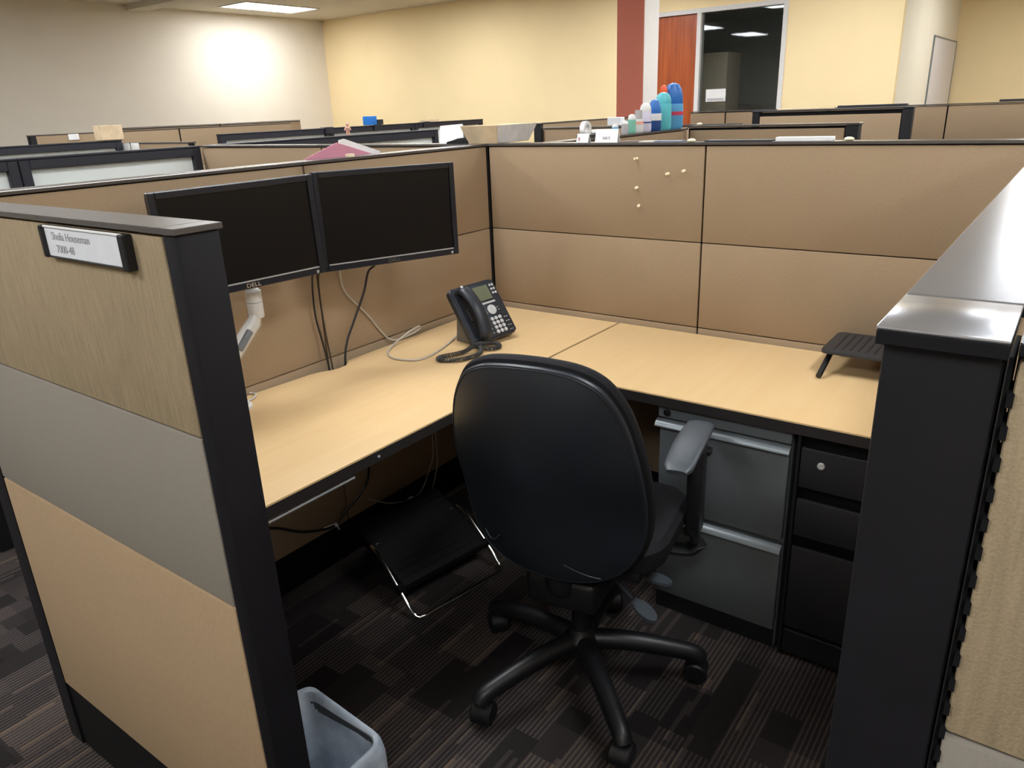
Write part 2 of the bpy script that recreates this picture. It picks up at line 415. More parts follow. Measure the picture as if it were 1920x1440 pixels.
# ================================================================== PARTITIONS
PANEL_GROUP = 'cubicle partition panels'
def panel(label, loc, rot, L, front, back=None, h=H, cap=M_CAP, base=0.14, glass=None, inset=(0.004, 0.004), ends=(None, None), group=PANEL_GROUP, capx=(0, 0), name='partition_panel'):
    """local X runs along the panel, -Y is the front face (y=0), the back face is y=TH"""
    t = thing(name, label, 'partition', loc, rot, group)
    ct = h + (CT - H); zt = 1.10 if glass else h
    b = BM(); box(b, (0, 0.012, 0.0), (L, TH-0.012, zt-0.003)); obj('frame', b, M_FRAME, t)
    for side, tiles in (('f', front), ('b', back)):
        for z0, z1, m in (tiles or ()):
            b = BM(); y0, y1 = (0, 0.014) if side == 'f' else (TH-0.014, TH)
            box(b, (inset[0], y0, z0+0.0015), (L-inset[1], y1, z1-0.0015), 0.003, 2); obj('fabric_tile', b, m, t)
    b = BM(); box(b, (capx[0], -0.004, ct-0.003 if cap is M_CAPR else h), (L+capx[1], TH+0.004, ct), 0.0012, 1); obj('top_cap', b, cap, t)
    if cap is M_CAPR:
        b = BM(); box(b, (0, -0.0036, h), (L, TH+0.0036, ct-0.003)); obj('cap_edge', b, M_POST, t)  # edge split off and painted dark, as only the top catches light
    b = BM(); box(b, (0, 0.006, 0), (L, TH-0.006, base)); obj('base_cover', b, M_BASE, t)
    if glass:
        b = BM(); s = 0.045
        for lo, hi in (((0, 0, zt), (s, TH, h)), ((L-s, 0, zt), (L, TH, h)), ((s, 0, h-s), (L-s, TH, h)), ((s, 0, zt), (L-s, TH, zt+0.03))): box(b, lo, hi, 0.003)
        obj('window_frame', b, M_BLUEF, t)
        b = BM(); box(b, (s, TH/2-0.004, zt+0.03), (L-s, TH/2+0.004, h-s)); obj('pane', b, M_FROST, t)
    for k, e in enumerate(ends):
        if e is None: continue
        b = BM(); w, m = e
        x0, x1 = (-w, 0) if k == 0 else (L, L+w)
        box(b, (x0, 0, 0), (x1, TH, h), 0.004, 2); obj('end_post', b, m, t)
        b = BM(); box(b, (x0-(0.004 if k == 0 else 0), -0.004, h), (x1+(0.004 if k else 0), TH+0.004, ct), 0.0012, 1); obj('end_cap', b, cap, t)
    return t

SEAM = 1.0600
IN = [(0.14, 0.757, M_TAN), (0.757, SEAM, M_TAN), (SEAM, H-0.002, M_TAN)]
OUT = [(0.2, 0.783, M_TANO), (0.783, 1.082, M_GREYF), (1.082, H-0.002, M_TANC)]
BGT = [(0.14, 1.06, M_TAN), (1.06, H-0.002, M_TAN)]
def bgt(h): return [(0.14, 1.06, M_TAN), (1.06, h-0.002, M_TAN)]

# our cubicle: left wall (inner face x=0), back wall (inner face y=0), near wing, right wall
panel('tan fabric partition behind the black monitor by the desk corner', (0, -0.9214, 0), PI/2, 0.9214, IN, BGT, inset=(0.003, 0.008))
panel('tan fabric partition behind the monitor nearest the name plate', (0, -1.86, 0), PI/2, 0.9386, IN, BGT, inset=(0.004, 0.003))
panel('tan fabric partition with five pushpins behind the phone', (0, 0, 0), 0, 0.914, IN, BGT, inset=(0.008, 0.003))
panel('tan fabric partition behind the filing cabinets', (0.914, 0, 0), 0, 0.936, IN, BGT, inset=(0.003, 0.006))
b = BM(); box(b, (-TH, 0, 0), (0, TH, H), 0.003); cp = thing('corner_post', 'dark corner post joining the tan partitions behind the phone', 'post', (0, 0, 0))
obj('post', b, M_POST, cp)
b = BM(); box(b, (-TH-0.004, -0.004, H), (0.0, TH+0.004, CT), 0.0012, 1); obj('top_cap', b, M_CAP, cp)
# near wing with the grey band and the name plate
wing = panel('tan partition with a grey band and a name plate in front', (0.075, -1.94, 0), 0, 0.878, OUT, IN, base=0.19, inset=(0.004, 0.002), ends=(None, (0.034, M_POST)))
b = BM(); prism(b, [(0.012, -1.94), (0.075, -1.94), (0.075, -1.874), (-TH, -1.874), (-TH, -1.90)], 0, H, 0.003); o = obj('corner_post', b, M_POST); 
tag(o, 'dark corner post at the outer end of the grey banded partition', 'post')
b = BM(); prism(b, [(0.010, -1.944), (0.075, -1.944), (0.075, -1.870), (-TH-0.004, -1.870), (-TH-0.004, -1.90)], H, CT, 0.001); c = obj('top_cap', b, M_CAP, o)
# right wall, seen end on
RX = 1.852
panel('partition with a reflection tinted top on the right beside the filing cabinets', (RX, 0.0, 0), -PI/2, 0.93, IN, BGT, cap=M_CAPR, inset=(0.006, 0.003))
panel('partition with a reflection tinted top running up to the dark end post', (RX, -0.93, 0), -PI/2, 0.972, IN, BGT, cap=M_CAPR, inset=(0.003, 0.003))
ep = thing('end_post', 'wide dark end post of the right partition with reflection tinted cap', 'post', (RX, -1.992, 0))
b = BM(); box(b, (0.0, 0.004, 0), (0.064, 0.088, H), 0.003, 2); obj('post', b, M_POST, ep)
b = BM(); box(b, (-0.004, -0.003, CT-0.003), (0.066, 0.087, CT), 0.0014, 2); obj('top_cap', b, M_CAPR, ep)
b = BM(); box(b, (-0.0035, -0.0025, H-0.003), (0.0655, 0.087, CT-0.003), 0.0005); obj('cap_edge', b, M_POST, ep)
b = BM(); box(b, (0.066, 0.01, 0.0), (0.0685, 0.06, H-0.004))
k = 0
z = 0.10
while z < H-0.02:
    box(b, (0.0685, 0.003, z), (0.0722, 0.03, z+0.0085)); z += 0.0205
obj('slotted_rail', b, M_FRAME, ep)
panel('tan and grey partition at the right edge of the picture', (RX+0.070, -1.988, 0), 0, 0.9, [(0.2, 0.80, M_TANO), (0.80, 1.109, M_GREYF), (1.109, H-0.002, M_TANC)], IN, cap=M_CAPR, base=0.19, inset=(0.001, 0.004))

# neighbouring cubicles --------------------------------------------
panel('tan partition behind the pink folder', (-1.98, 0, 0), 0, 0.985, IN, BGT)
panel('tan partition beneath the cardboard box and white paper', (-0.995, 0, 0), 0, 0.929, IN, BGT)
gx = -1.98
for y0, L, lab in ((-0.925, 0.92, 'dark framed frosted glass partition beside the tan corner'), (-1.86, 0.93, 'dark framed frosted glass partition at the left edge of the picture')):
    panel(lab, (gx, y0, 0), PI/2, L, [(0.14, 1.09, M_TAN)], [(0.14, 1.09, M_TAN)], glass=True, cap=M_BLUEF)
for y0, L, lab in ((0.075, 0.95, 'dark framed frosted glass partition behind the pink folder'), (1.03, 0.93, 'dark framed frosted glass partition under the toy figure')):
    panel(lab, (gx, y0, 0), PI/2, L, [(0.14, 1.09, M_TAN)], [(0.14, 1.09, M_TAN)], glass=True, cap=M_BLUEF)
gx = -3.95
for y0, L, lab in ((-1.25, 0.92, 'far dark framed glass partition at the left picture edge'), (-0.32, 0.92, 'far dark framed glass partition below the kraft box'),
                   (1.45, 1.18, 'far dark framed glass partition right of the white clips'), (2.64, 1.18, 'far dark framed glass partition below the blue box'), (3.83, 1.18, 'far dark framed glass partition ending at the yellow wall')):
    panel(lab, (gx, y0, 0), PI/2, L, [(0.14, 1.09, M_TAN)], [(0.14, 1.09, M_TAN)], h=1.396, glass=True, cap=M_BLUEF)
panel('far tan partition carrying the pair of white clips', (-3.95-TH, 0.62, 0), 0, 0.0+0.9, BGT, BGT, h=1.374)
panel('far tan partition under the kraft box against the grey wall', (-6.0, 0.87, 0), PI/2, 1.45, bgt(1.45), bgt(1.45), h=1.44, ends=((0.05, M_POST), None))
panel('far tan partition in the middle of the grey wall', (-6.0, 2.33, 0), PI/2, 1.48, bgt(1.45), bgt(1.45), h=1.44)
panel('farthest tan partition near the corner of the room', (-7.3, 2.2, 0), PI/2, 1.5, bgt(1.45), bgt(1.45), h=1.46)
panel('farthest tan partition below the yellow wall corner', (-7.3, 3.72, 0), PI/2, 1.3, bgt(1.45), bgt(1.45), h=1.46)
panel('small far tan partition at the left picture edge', (-6.0, -0.55, 0), PI/2, 0.9, bgt(1.38), bgt(1.38), h=1.385, ends=(None, (0.06, M_POST)))
# cubicle behind ours
panel('tan partition carrying the row of toiletry bottles', (0.28, 0.07, 0), PI/2, 1.225, BGT, BGT, inset=(0.004, 0.006))
panel('tan partition right of the toiletry bottles with dark end post', (0.283, 1.295, 0), 0, 0.755, BGT, BGT, inset=(0.01, 0.004), ends=(None, (0.055, M_POST)), h=1.392)
panel('tan partition low in front of the red column', (-1.40, 2.5, 0), 0, 1.5, bgt(1.36), bgt(1.36), h=1.362)
panel('tan partition running up to the red column', (-1.42, 2.52, 0), PI/2, 1.42, bgt(1.4), bgt(1.4), h=1.395, ends=((0.03, M_POST), None))
panel('tan partition with dark top rail holding papers', (0.06, 3.0, 0), 0, 0.90, bgt(1.40), bgt(1.40), h=1.425, cap=M_BLUEF, ends=((0.05, M_FRAME), (0.06, M_POST)))
for i, (x0, L, lab) in enumerate(((-1.32, 0.36, 'short far tan partition right of the blue bottle'), (-0.955, 0.95, 'far tan partition under the dark window'), (-0.002, 0.945, 'far tan partition below the cream wall return'), (0.946, 0.95, 'far tan partition below the deep yellow wall'), (1.90, 0.95, 'far tan partition at the right picture edge'))):
    panel(lab, (x0, 5.0, 0), 0, L, bgt(1.40), bgt(1.40), h=1.404)

# ================================================================== WORKTOPS
def worktop(label, pts):
    t = thing('worktop', label, 'desk', (0, 0, 0))
    b = BM(); prism(b, pts, DZ-0.005, DZ, 0.0015); obj('laminate_surface', b, M_DESK, t)
    b = BM(); prism(b, pts, DZ-0.034, DZ-0.005); obj('edge_band', b, M_EDGE, t)
    return t
scal = [(0.024, -0.862), (0.040, -0.874), (0.058, -0.898), (0.060, -0.930), (0.054, -0.958), (0.036, -0.985), (0.026, -1.02)]
lw = worktop('long maple worktop under the monitors along the left partition',
    [(0.016, -0.012), (0.020, -0.5)] + scal + [(0.012, -1.24), (0.010, -1.868), (0.634, -1.868), (0.634, -0.70), (0.632, -0.67), (0.622, -0.645), (0.606, -0.632), (0.600, -0.625), (0.600, -0.012)])
rw = worktop('maple worktop above the filing cabinets along the back partition',
    [(0.609, -0.010), (0.609, -0.624), (1.846, -0.624), (1.846, -0.010)])
for t, specs in ((lw, [((0.0, -1.080), (0.45, -1.050)), ((0.0, -1.80), (0.45, -1.77)), ((0.0, -0.40), (0.45, -0.37))]), (rw, [((0.70, -0.40), (0.73, 0.0))])):
    for (x0, y0), (x1, y1) in specs:
        b = BM(); box(b, (x0, y0, DZ-0.075), (x1, y1, DZ-0.034), 0.003); obj('support_bracket', b, M_POST, t)
b = BM(); tube(b, [(0.622, -1.85, 0.689), (0.622, -1.39, 0.689)], 0.0045); obj('front_rail', b, M_SILV, lw)
b = BM(); lathe(b, [(0.004, 0), (0.004, 0.003), (0.002, 0.004)], 10, (0.634, -1.315, DZ-0.02), M=Matrix.Rotation(PI/2, 3, 'Y')); obj('edge_screw', b, M_SILV, lw)

# ================================================================== FILING CABINETS
def pull(w, y):       # J-shaped pull running the drawer's full width
    b = BM(); prof = [(y, 0.004), (y-0.004, 0.004), (y-0.016, -0.002), (y-0.022, -0.010), (y-0.023, -0.014), (y-0.021, -0.0145), (y-0.0195, -0.0105), (y-0.015, -0.004), (y-0.004, 0.0015), (y, 0.001)]
    loft(b, [[(x, p, q) for p, q in prof] for x in (0, w)]); return b
GX0, GX1 = 1.058, 1.440
g = thing('filing_cabinet', 'grey two drawer filing cabinet under the right worktop', 'cabinet', (GX0, -0.602, 0))
W = GX1 - GX0
b = BM(); box(b, (0, 0.018, 0.0), (W, 0.54, 0.70), 0.003); obj('body', b, M_GREYC, g)
b = BM(); box(b, (0.0, -0.004, 0.662), (W, 0.018, 0.700), 0.002); o = obj('top_rail', b, M_GREYC, g)
b = BM(); lathe(b, [(0.011, 0), (0.011, 0.004), (0.008, 0.005), (0.007, 0.002)], 16, (0.028, -0.004, 0.680), M=Matrix.Rotation(PI/2, 3, 'X')); obj('lock', b, M_BLKP, o)
for z0, z1 in ((0.366, 0.656), (0.066, 0.352)):
    b = BM(); box(b, (0.004, 0.0, z0), (W-0.004, 0.02, z1), 0.003, 2); d = obj('drawer', b, M_GREYC, g)
    o = obj('handle', pull(W+0.004, 0.002), M_GPULL, d); o.location = (-0.004, 0, z1-0.004)
b = BM(); box(b, (0.004, 0.012, 0), (W-0.004, 0.03, 0.06)); obj('toe_kick', b, M_BLKC, g)
PX0, PX1 = 1.458, 1.838
g = thing('drawer_pedestal', 'black three drawer pedestal next to the dark end post', 'cabinet', (PX0, -0.602, 0))
W = PX1 - PX0
b = BM(); box(b, (0, 0.03, 0.0), (W, 0.54, 0.700), 0.002); obj('body', b, M_FRAME, g)
b = BM(); box(b, (-0.002, -0.008, 0.0), (0.006, 0.04, 0.700), 0.002); obj('side_frame', b, M_BLKC, g)
b = BM(); box(b, (W-0.006, -0.008, 0), (W+0.002, 0.04, 0.7), 0.002); obj('side_frame', b, M_BLKC, g)
b = BM(); box(b, (0.008, -0.004, 0.012), (W-0.008, 0.03, 0.090), 0.003); obj('plinth', b, M_BLKC, g)
for i, (z0, z1) in enumerate(((0.545, 0.662), (0.398, 0.512), (0.100, 0.366))):
    b = BM()
    sec = [(0.0, z0), (-0.006, z0+0.004), (-0.006, z1-0.006), (-0.003, z1), (0.006, z1), (0.022, z1-0.012), (0.03, z1-0.012), (0.03, z0)]
    loft(b, [[(x, p, q) for p, q in sec] for x in (0.010, W-0.010)]); d = obj('drawer', b, M_BLKC, g)
    if i == 0:
        b = BM(); lathe(b, [(0.0095, 0), (0.0095, 0.004), (0.008, 0.0055), (0.0035, 0.0055), (0.003, 0.003)], 18, (0.062, -0.006, 0.622), M=Matrix.Rotation(PI/2, 3, 'X')); obj('lock', b, plain('bright_lock', (0.62, 0.62, 0.62), 0.3, 0.3), d)

g = thing('drawer_pedestal', 'black pedestal standing in the neighbouring cubicle at the left edge', 'cabinet', (-1.55, -1.68, 0))
b = BM(); box(b, (0, 0.02, 0), (0.40, 0.50, 0.58), 0.004); obj('body', b, M_FRAME, g)
for z0, z1 in ((0.40, 0.57), (0.22, 0.39), (0.03, 0.21)):
    b = BM(); box(b, (0.006, 0, z0), (0.394, 0.022, z1), 0.004, 2); obj('drawer', b, M_BLKC, g)

# ================================================================== OFFICE CHAIR
FACE = math.radians(100)
ch = thing('office_chair', 'black swivel office chair with grey armrests seen from behind', 'chair', (1.03, -1.0, 0), FACE - PI/2)
# five-star base (world angles 247, 319, 31, 103, 175)
for wa in (247, 319, 31, 103, 175):
    a = math.radians(wa) - (FACE - PI/2); d = Vector((math.cos(a), math.sin(a), 0)); s = Vector((-math.sin(a), math.cos(a), 0))
    path = [d*0.02 + Vector((0, 0, 0.128)), d*0.10 + Vector((0, 0, 0.126)), d*0.18 + Vector((0, 0, 0.116)), d*0.26 + Vector((0, 0, 0.100)), d*0.312 + Vector((0, 0, 0.086)), d*0.328 + Vector((0, 0, 0.070))]
    b = BM(); tube(b, catmull(path, 5), [0.029 - 0.005*min(1, i/20) for i in range(26)], 12, up=(0, 0, 1)); leg = obj('base_leg', b, M_BLKP, ch)
    c = d*0.318; b = BM()
    wa2 = a + 0.7*math.sin(wa); wd = Vector((math.cos(wa2), math.sin(wa2), 0)); ws = Vector((-math.sin(wa2), math.cos(wa2), 0))
    hood = []
    for t_ in (-0.028, -0.023, 0.023, 0.028):
        rr = 0.029 if abs(t_) > 0.025 else 0.033
        hood.append([c + ws*t_ + wd*(rr*math.cos(q)) + Vector((0, 0, 0.031 + rr*math.sin(q))) for q in [math.radians(k) for k in range(-20, 221, 20)]])
    loft(b, hood); caster = obj('caster', b, M_BLKP, ch)
    for sg in (-1, 1):
        b = BM(); Mx = Matrix((ws, wd, Vector((0, 0, 1)))).transposed() @ Matrix.Rotation(PI/2, 3, 'Y')
        lathe(b, [(0.022, -0.010), (0.027, -0.008), (0.027, 0.008), (0.022, 0.010)], 18, c + ws*(0.016*sg) + Vector((0, 0, 0.027)), M=Mx); obj('wheel', b, M_BLKP, caster)
b = BM(); lathe(b, [(0.045, 0.095), (0.05, 0.105), (0.05, 0.14), (0.036, 0.155), (0.030, 0.17)], 24); obj('hub', b, M_BLKP, ch)
b = BM(); lathe(b, [(0.026, 0.15), (0.026, 0.26), (0.018, 0.262), (0.018, 0.40)], 20); obj('gas_lift', b, M_BLKP, ch)
b = BM(); box(b, (-0.095, -0.15, 0.325), (0.095, 0.15, 0.415), 0.016, 3); obj('tilt_mechanism', b, M_BLKP, ch)  # real mechanism, its box widened to stand in for shadow below the seat
b = BM()   # seat
sr = []
for zz, k, rr in ((0.412, 0.90, 0.10), (0.422, 0.97, 0.11), (0.445, 1.0, 0.12), (0.470, 0.99, 0.12), (0.485, 0.93, 0.12), (0.492, 0.78, 0.11)):
    sr.append([(x, y + 0.085, zz + 0.03 - (0.03*max(0, (y-0.1)/0.14)**2)) for x, y in rrect(0.485*k, 0.43*k, rr*k, 7)])
loft(b, sr); obj('seat', b, M_CHFAB, ch)
b = BM(); box(b, (-0.19, -0.09, 0.412), (0.19, 0.25, 0.444), 0.006, 2); obj('seat_pan', b, M_BLKP, ch)
# backrest
BK = [(1.030, 0.0), (1.028, 0.05), (1.019, 0.105), (0.996, 0.150), (0.957, 0.181), (0.90, 0.205), (0.82, 0.222), (0.74, 0.230), (0.65, 0.230), (0.575, 0.220), (0.515, 0.190), (0.472, 0.140), (0.450, 0.075), (0.443, 0.0)]
def smooth_outline(k=4):
    right = [(w, 0, z) for z, w in BK]; left = [(-w, 0, z) for z, w in reversed(BK[1:-1])]
    return catmull(right + left, k, closed=True)
OUTL = smooth_outline()
def yplane(z): return -0.225 - 0.20*(z-0.60)
def back_ring(t, dy, f=1.0):
    ring = []
    for p in OUTL:
        x = p.x*t*f; z = 0.735 + (p.z-0.735)*(1-(1-t*f)*1.0)
        lum = 0.022*math.exp(-((z-0.64)/0.11)**2)
        ring.append((x, yplane(z) + dy + 0.55*x*x + lum, z))
    return ring
b = BM()
loft(b, [back_ring(t, -0.046*(1-t**2.4)) for t in (0.02, 0.2, 0.4, 0.6, 0.75, 0.86, 0.93, 0.97, 0.992)] + [back_ring(1.0, 0.004), back_ring(0.995, 0.014)], cap1=True); obj('back_shell', b, M_CHAIR, ch)
b = BM()
loft(b, [back_ring(0.985, 0.012), back_ring(1.02, 0.018), back_ring(1.035, 0.030), back_ring(1.03, 0.046), back_ring(1.0, 0.060), back_ring(0.9, 0.072), back_ring(0.7, 0.080), back_ring(0.4, 0.083), back_ring(0.02, 0.084)]); obj('back_cushion', b, M_CHFAB, ch)
b = BM()   # seam piping around the shell
tube(b, [Vector(p) for p in back_ring(0.975, -0.0025)], 0.0016, 6, closed=True); obj('seam', b, M_CHAIR, ch)
b = BM()   # upright connecting back and mechanism
tube(b, catmull([(0, -0.10, 0.385), (0, -0.145, 0.385), (0, -0.155, 0.43), (0, -0.150, 0.52), (0, -0.150, 0.62)], 5), 0.022, 10, ell=1.6, up=(0, 1, 0)); obj('back_upright', b, M_BLKP, ch)
# creases near the lower edge of the shell
for sg, x0 in ((1, 0.03), (-1, -0.05)):
    pts = []
    for q in range(7):
        u = q/6; x = (0.045 + 0.085*u)*sg if sg > 0 else -(0.12 + 0.045*u)
        z = 0.515 - 0.028*math.sin(u*PI*0.5) if sg > 0 else 0.56 - 0.02*math.sin(u*PI)
        tt = max(abs(x)/0.225, abs(z-0.735)/0.29)
        pts.append((x, yplane(z) - 0.046*(1-min(1, tt)**2.4) + 0.55*x*x + 0.022*math.exp(-((z-0.64)/0.11)**2) - 0.0005, z))
    b = BM(); tube(b, catmull(pts, 3), 0.0016, 6); obj('crease', b, M_PADG, ch)
# armrests
for sg in (1, -1):
    ar = 0.262*sg
    b = BM(); rings = []
    for k in range(17):
        u = k/16; y = 0.02 + 0.275*u
        hw = 0.036 + 0.004*math.sin(u*PI)
        e = min(u, 1-u)*0.275
        if e < 0.022: hw *= 0.72 + 0.28*math.sqrt(1-(1-e/0.022)**2)
        zc = 0.699 + 0.004*math.sin(u*PI) - 0.022*(1-u)**2.5
        th_ = 0.011 * (0.55 if k in (0, 16) else 1)
        rings.append([(ar - 0.02*sg + hw*math.copysign(abs(math.cos(q))**0.55, math.cos(q)), y, zc + th_*math.copysign(abs(math.sin(q))**0.7, math.sin(q))) for q in [2*PI*j/20 for j in range(20)]])
    loft(b, rings); arm = obj('armrest', b, M_BLKP, ch)
    for p in arm.data.polygons: p.use_smooth = True
    arm.data.materials[0] = M_PADG
    b = BM(); box(b, (ar-0.019, 0.125, 0.44), (ar+0.019, 0.195, 0.690), 0.008, 3); obj('arm_post', b, M_BLKP, ch)
    b = BM(); box(b, (ar+0.012*sg-0.012, 0.18, 0.655), (ar+0.012*sg+0.016, 0.21, 0.673), 0.004); obj('arm_button', b, M_BLKP, ch)
    b = BM(); tube(b, catmull([(0.10*sg, 0.13, 0.395), (0.22*sg, 0.14, 0.388), (0.272*sg, 0.15, 0.40), (ar, 0.15, 0.46)], 5), 0.014, 10, ell=2.0, up=(0, 0, 1)); obj('arm_bracket', b, M_BLKP, ch)
# height and tilt levers on the right
for p0, p1, p2 in (((0.08, -0.01, 0.372), (0.165, -0.060, 0.345), (0.240, -0.110, 0.330)), ((0.08, 0.03, 0.372), (0.165, 0.045, 0.350), (0.225, 0.050, 0.340))):
    b = BM(); tube(b, [p0, p1], 0.005, 8); 
    A, B_ = Vector(p1), Vector(p2); dirv = (B_-A).normalized(); sdv = dirv.cross(Vector((0, 0, 1))).normalized()
    prm = []
    for j in range(16):
        q = 2*PI*j/16; prm.append((A+B_)/2 + dirv*(0.042*math.cos(q)) + sdv*(0.021*math.sin(q)))
    loft(b, [[p + Vector((0, 0, dz)) for p in prm] for dz in (-0.004, 0.004)]); obj('lever', b, M_PADG, ch)

# ================================================================== MONITORS
def monitor(label, loc, rot, W, Hm, tint):
    t = thing('computer_monitor', label, 'monitor', loc, rot, 'wide black computer monitors')
    w, h, f = W/2, Hm/2, 0.017
    b = BM()
    for lo, hi in (((-w, 0, -h), (-w+f, 0.022, h)), ((w-f, 0, -h), (w, 0.022, h)), ((-w+f, 0, h-f), (w-f, 0.022, h)), ((-w+f, 0, -h), (w-f, 0.022, -h+0.022))): box(b, lo, hi, 0.002)
    bz = obj('bezel', b, M_MONB, t)
    b = BM(); box(b, (-w+f+0.003, -0.0012, -h+0.019), (w-f-0.003, 0.002, -h+0.0225)); obj('trim_strip', b, M_SILV, bz)
    b = BM(); box(b, (-w+f, 0.006, -h+0.022), (w-f, 0.016, h-f)); obj('screen', b, M_SCR, t)
    b = BM(); loft(b, [[(x, y_, z_) for x, z_ in rrect(W*k, Hm*k, 0.012*k, 3)] for y_, k in ((0.021, 0.995), (0.034, 0.985), (0.048, 0.80), (0.052, 0.74))]); obj('rear_casing', b, M_BLKP, t)
    b = BM(); box(b, (w-0.030, -0.0015, -h+0.004), (w-0.022, 0.001, -h+0.012), 0.001); obj('power_button', b, M_SILV, bz)
    text('logo', 'DELL', 0.0155, tint, bz, Matrix.Translation((0.0, -0.0006, -h+0.0045)) @ STAND, align='CENTER', sx=1.25)
    return t
M_LOGO = plain('pale_logo', (0.62, 0.55, 0.45), 0.3, 0.4)
M_LOGO2 = plain('dim_logo', (0.16, 0.16, 0.16), 0.3, 0.4)
monitor('left black computer monitor partly behind the name plate partition', (0.170, -1.279, 1.229), (-0.020, -0.014, 1.424), 0.452, 0.277, M_LOGO)
monitor('right black computer monitor above the desk phone side', (0.224, -0.790, 1.2225), (-0.015, 0.007, 1.212), 0.468, 0.292, M_LOGO2)

ma = thing('monitor_stand', 'pale grey jointed monitor stand on the worktop under the left monitor', 'monitor stand', (0.075, -1.335, DZ))
def mp(x, y, z): return (x-0.075, y+1.335, z-DZ)
b = BM(); lathe(b, [(0.047, 0), (0.047, 0.008), (0.040, 0.014), (0.024, 0.016), (0.022, 0.02)], 28); obj('base', b, M_ARMG, ma)
b = BM(); lathe(b, [(0.018, 0.015), (0.018, 0.120), (0.015, 0.124)], 20); obj('pole', b, M_ARMG, ma)
b = BM(); tube(b, [mp(0.075, -1.335, 0.835), mp(0.098, -1.380, 0.842), mp(0.108, -1.386, 0.862)], 0.02, 12); obj('lower_link', b, M_ARMG, ma)
b = BM(); tube(b, [mp(0.108, -1.385, 0.856), mp(0.108, -1.352, 0.888), mp(0.110, -1.252, 0.982), mp(0.110, -1.244, 1.000)], [0.026, 0.028, 0.026, 0.020], 12, ell=0.75); la = obj('upper_link', b, M_ARMG, ma)
b = BM(); box(b, (-0.008, -0.032, -0.010), (0.008, 0.032, 0.010), 0.005, 2); obj('cover', b, M_ARMD, la, loc=mp(0.129, -1.305, 0.944), rot=(0.80, 0, 0))
b = BM(); lathe(b, [(0.021, 0.0), (0.022, 0.004), (0.022, 0.042), (0.0205, 0.044)], 20, mp(0.110, -1.242, 0.992)); obj('swivel', b, M_ARMG, ma)
b = BM(); lathe(b, [(0.022, 0.0), (0.022, 0.030), (0.017, 0.036)], 20, mp(0.110, -1.242, 1.038)); obj('tilt_head', b, M_ARMG, ma)
b = BM(); tube(b, catmull([mp(0.108, -1.242, 1.070), mp(0.094, -1.246, 1.12), mp(0.088, -1.258, 1.17), mp(0.090, -1.266, 1.215), mp(0.104, -1.269, 1.228)], 4), 0.012, 10); obj('neck', b, M_ARMG, ma)
b = BM(); box(b, (-0.05, -0.004, -0.05), (0.05, 0.004, 0.05), 0.002); obj('mount_plate', b, M_ARMG, ma, loc=mp(0.1130, -1.2705, 1.229), rot=(-0.02, -0.014, 1.424))
wm = thing('monitor_bracket', 'grey bracket holding the right monitor to the partition', 'bracket', (0, -0.84, 1.2225))
b = BM(); box(b, (0.0, -0.05, -0.06), (0.010, 0.05, 0.06), 0.002); obj('wall_plate', b, M_ARMG, wm)
b = BM(); tube(b, [(0.008, 0, 0), (0.10, 0.05, 0), (0.152, 0.071, 0)], 0.014, 12); obj('arm', b, M_ARMG, wm)
b = BM(); box(b, (-0.045, -0.004, -0.045), (0.045, 0.004, 0.045), 0.002); obj('mount_plate', b, M_ARMG, wm, loc=(0.1690, 0.0708, 0), rot=(-0.015, 0.007, 1.212))

# ================================================================== DESK PHONE
PW, PH = 0.200, 0.220
ph = thing('desk_phone', 'black office telephone with handset and grey keys in the corner', 'telephone', (0.287, -0.439, 0.8435), (-0.622, -0.05, 1.353))
b = BM(); loft(b, [[(x, y_, z_) for x, z_ in rrect(PW*k, PH*k, 0.018*k, 5)] for y_, k in ((-0.002, 0.975), (0.001, 1.0), (0.020, 1.0), (0.028, 0.95))]); body = obj('body', b, M_PHONE, ph)
b = BM(); loft(b, [[(x+0.034, y_, z_) for x, z_ in rrect(0.126*k, 0.208*k, 0.006*k, 3)] for y_, k in ((-0.007, 0.975), (-0.0055, 1.0), (0.0, 1.0))]); face = obj('face_panel', b, M_PHONE, ph)
b = BM(); box(b, (-0.006, -0.0095, 0.034), (0.062, -0.0065, 0.090), 0.001); obj('display', b, M_LCD, face)
b = BM(); box(b, (0.002, -0.0095, 0.019), (0.066, -0.0065, 0.0265), 0.0025, 2); obj('softkey_bar', b, M_KEY, face)
RXm = Matrix.Rotation(PI/2, 3, 'X')
b = BM(); lathe(b, [(0.0185, 0), (0.0185, 0.0035), (0.015, 0.0045), (0.006, 0.0035)], 24, (0.034, -0.0065, -0.006), M=RXm); obj('navigation_dial', b, M_KEY, face)
key_me = None
def shared(name, me, mat, parent, loc):
    o = bpy.data.objects.new(name, me); COL.objects.link(o); o.parent = parent; o.location = loc; return o
b = BM(); lathe(b, [(0.0072, 0), (0.0072, 0.003), (0.006, 0.0042)], 14, M=RXm); k0 = obj('key', b, M_KEY, face); first = True
for r_ in range(4):
    for c_ in range(3):
        pos = (0.016 + 0.0178*c_, -0.0065, -0.040 - 0.0168*r_)
        if first: k0.location = pos; first = False
        else: shared('key', k0.data, M_KEY, face, pos)
b = BM(); box(b, (-0.0042, -0.0035, -0.0042), (0.0042, 0, 0.0042), 0.0012); k1 = obj('line_key', b, M_KEY, face); first = True
for r_ in range(3):
    for c_ in range(2):
        pos = (0.0745 + 0.0115*c_, -0.0065, 0.084 - 0.0155*r_)
        if first: k1.location = pos; first = False
        else: shared('line_key', k1.data, M_KEY, face, pos)
b = BM(); box(b, (-0.0028, -0.0012, -0.0012), (0.0028, 0, 0.0012)); k2 = obj('legend', b, M_KEY, face); first = True
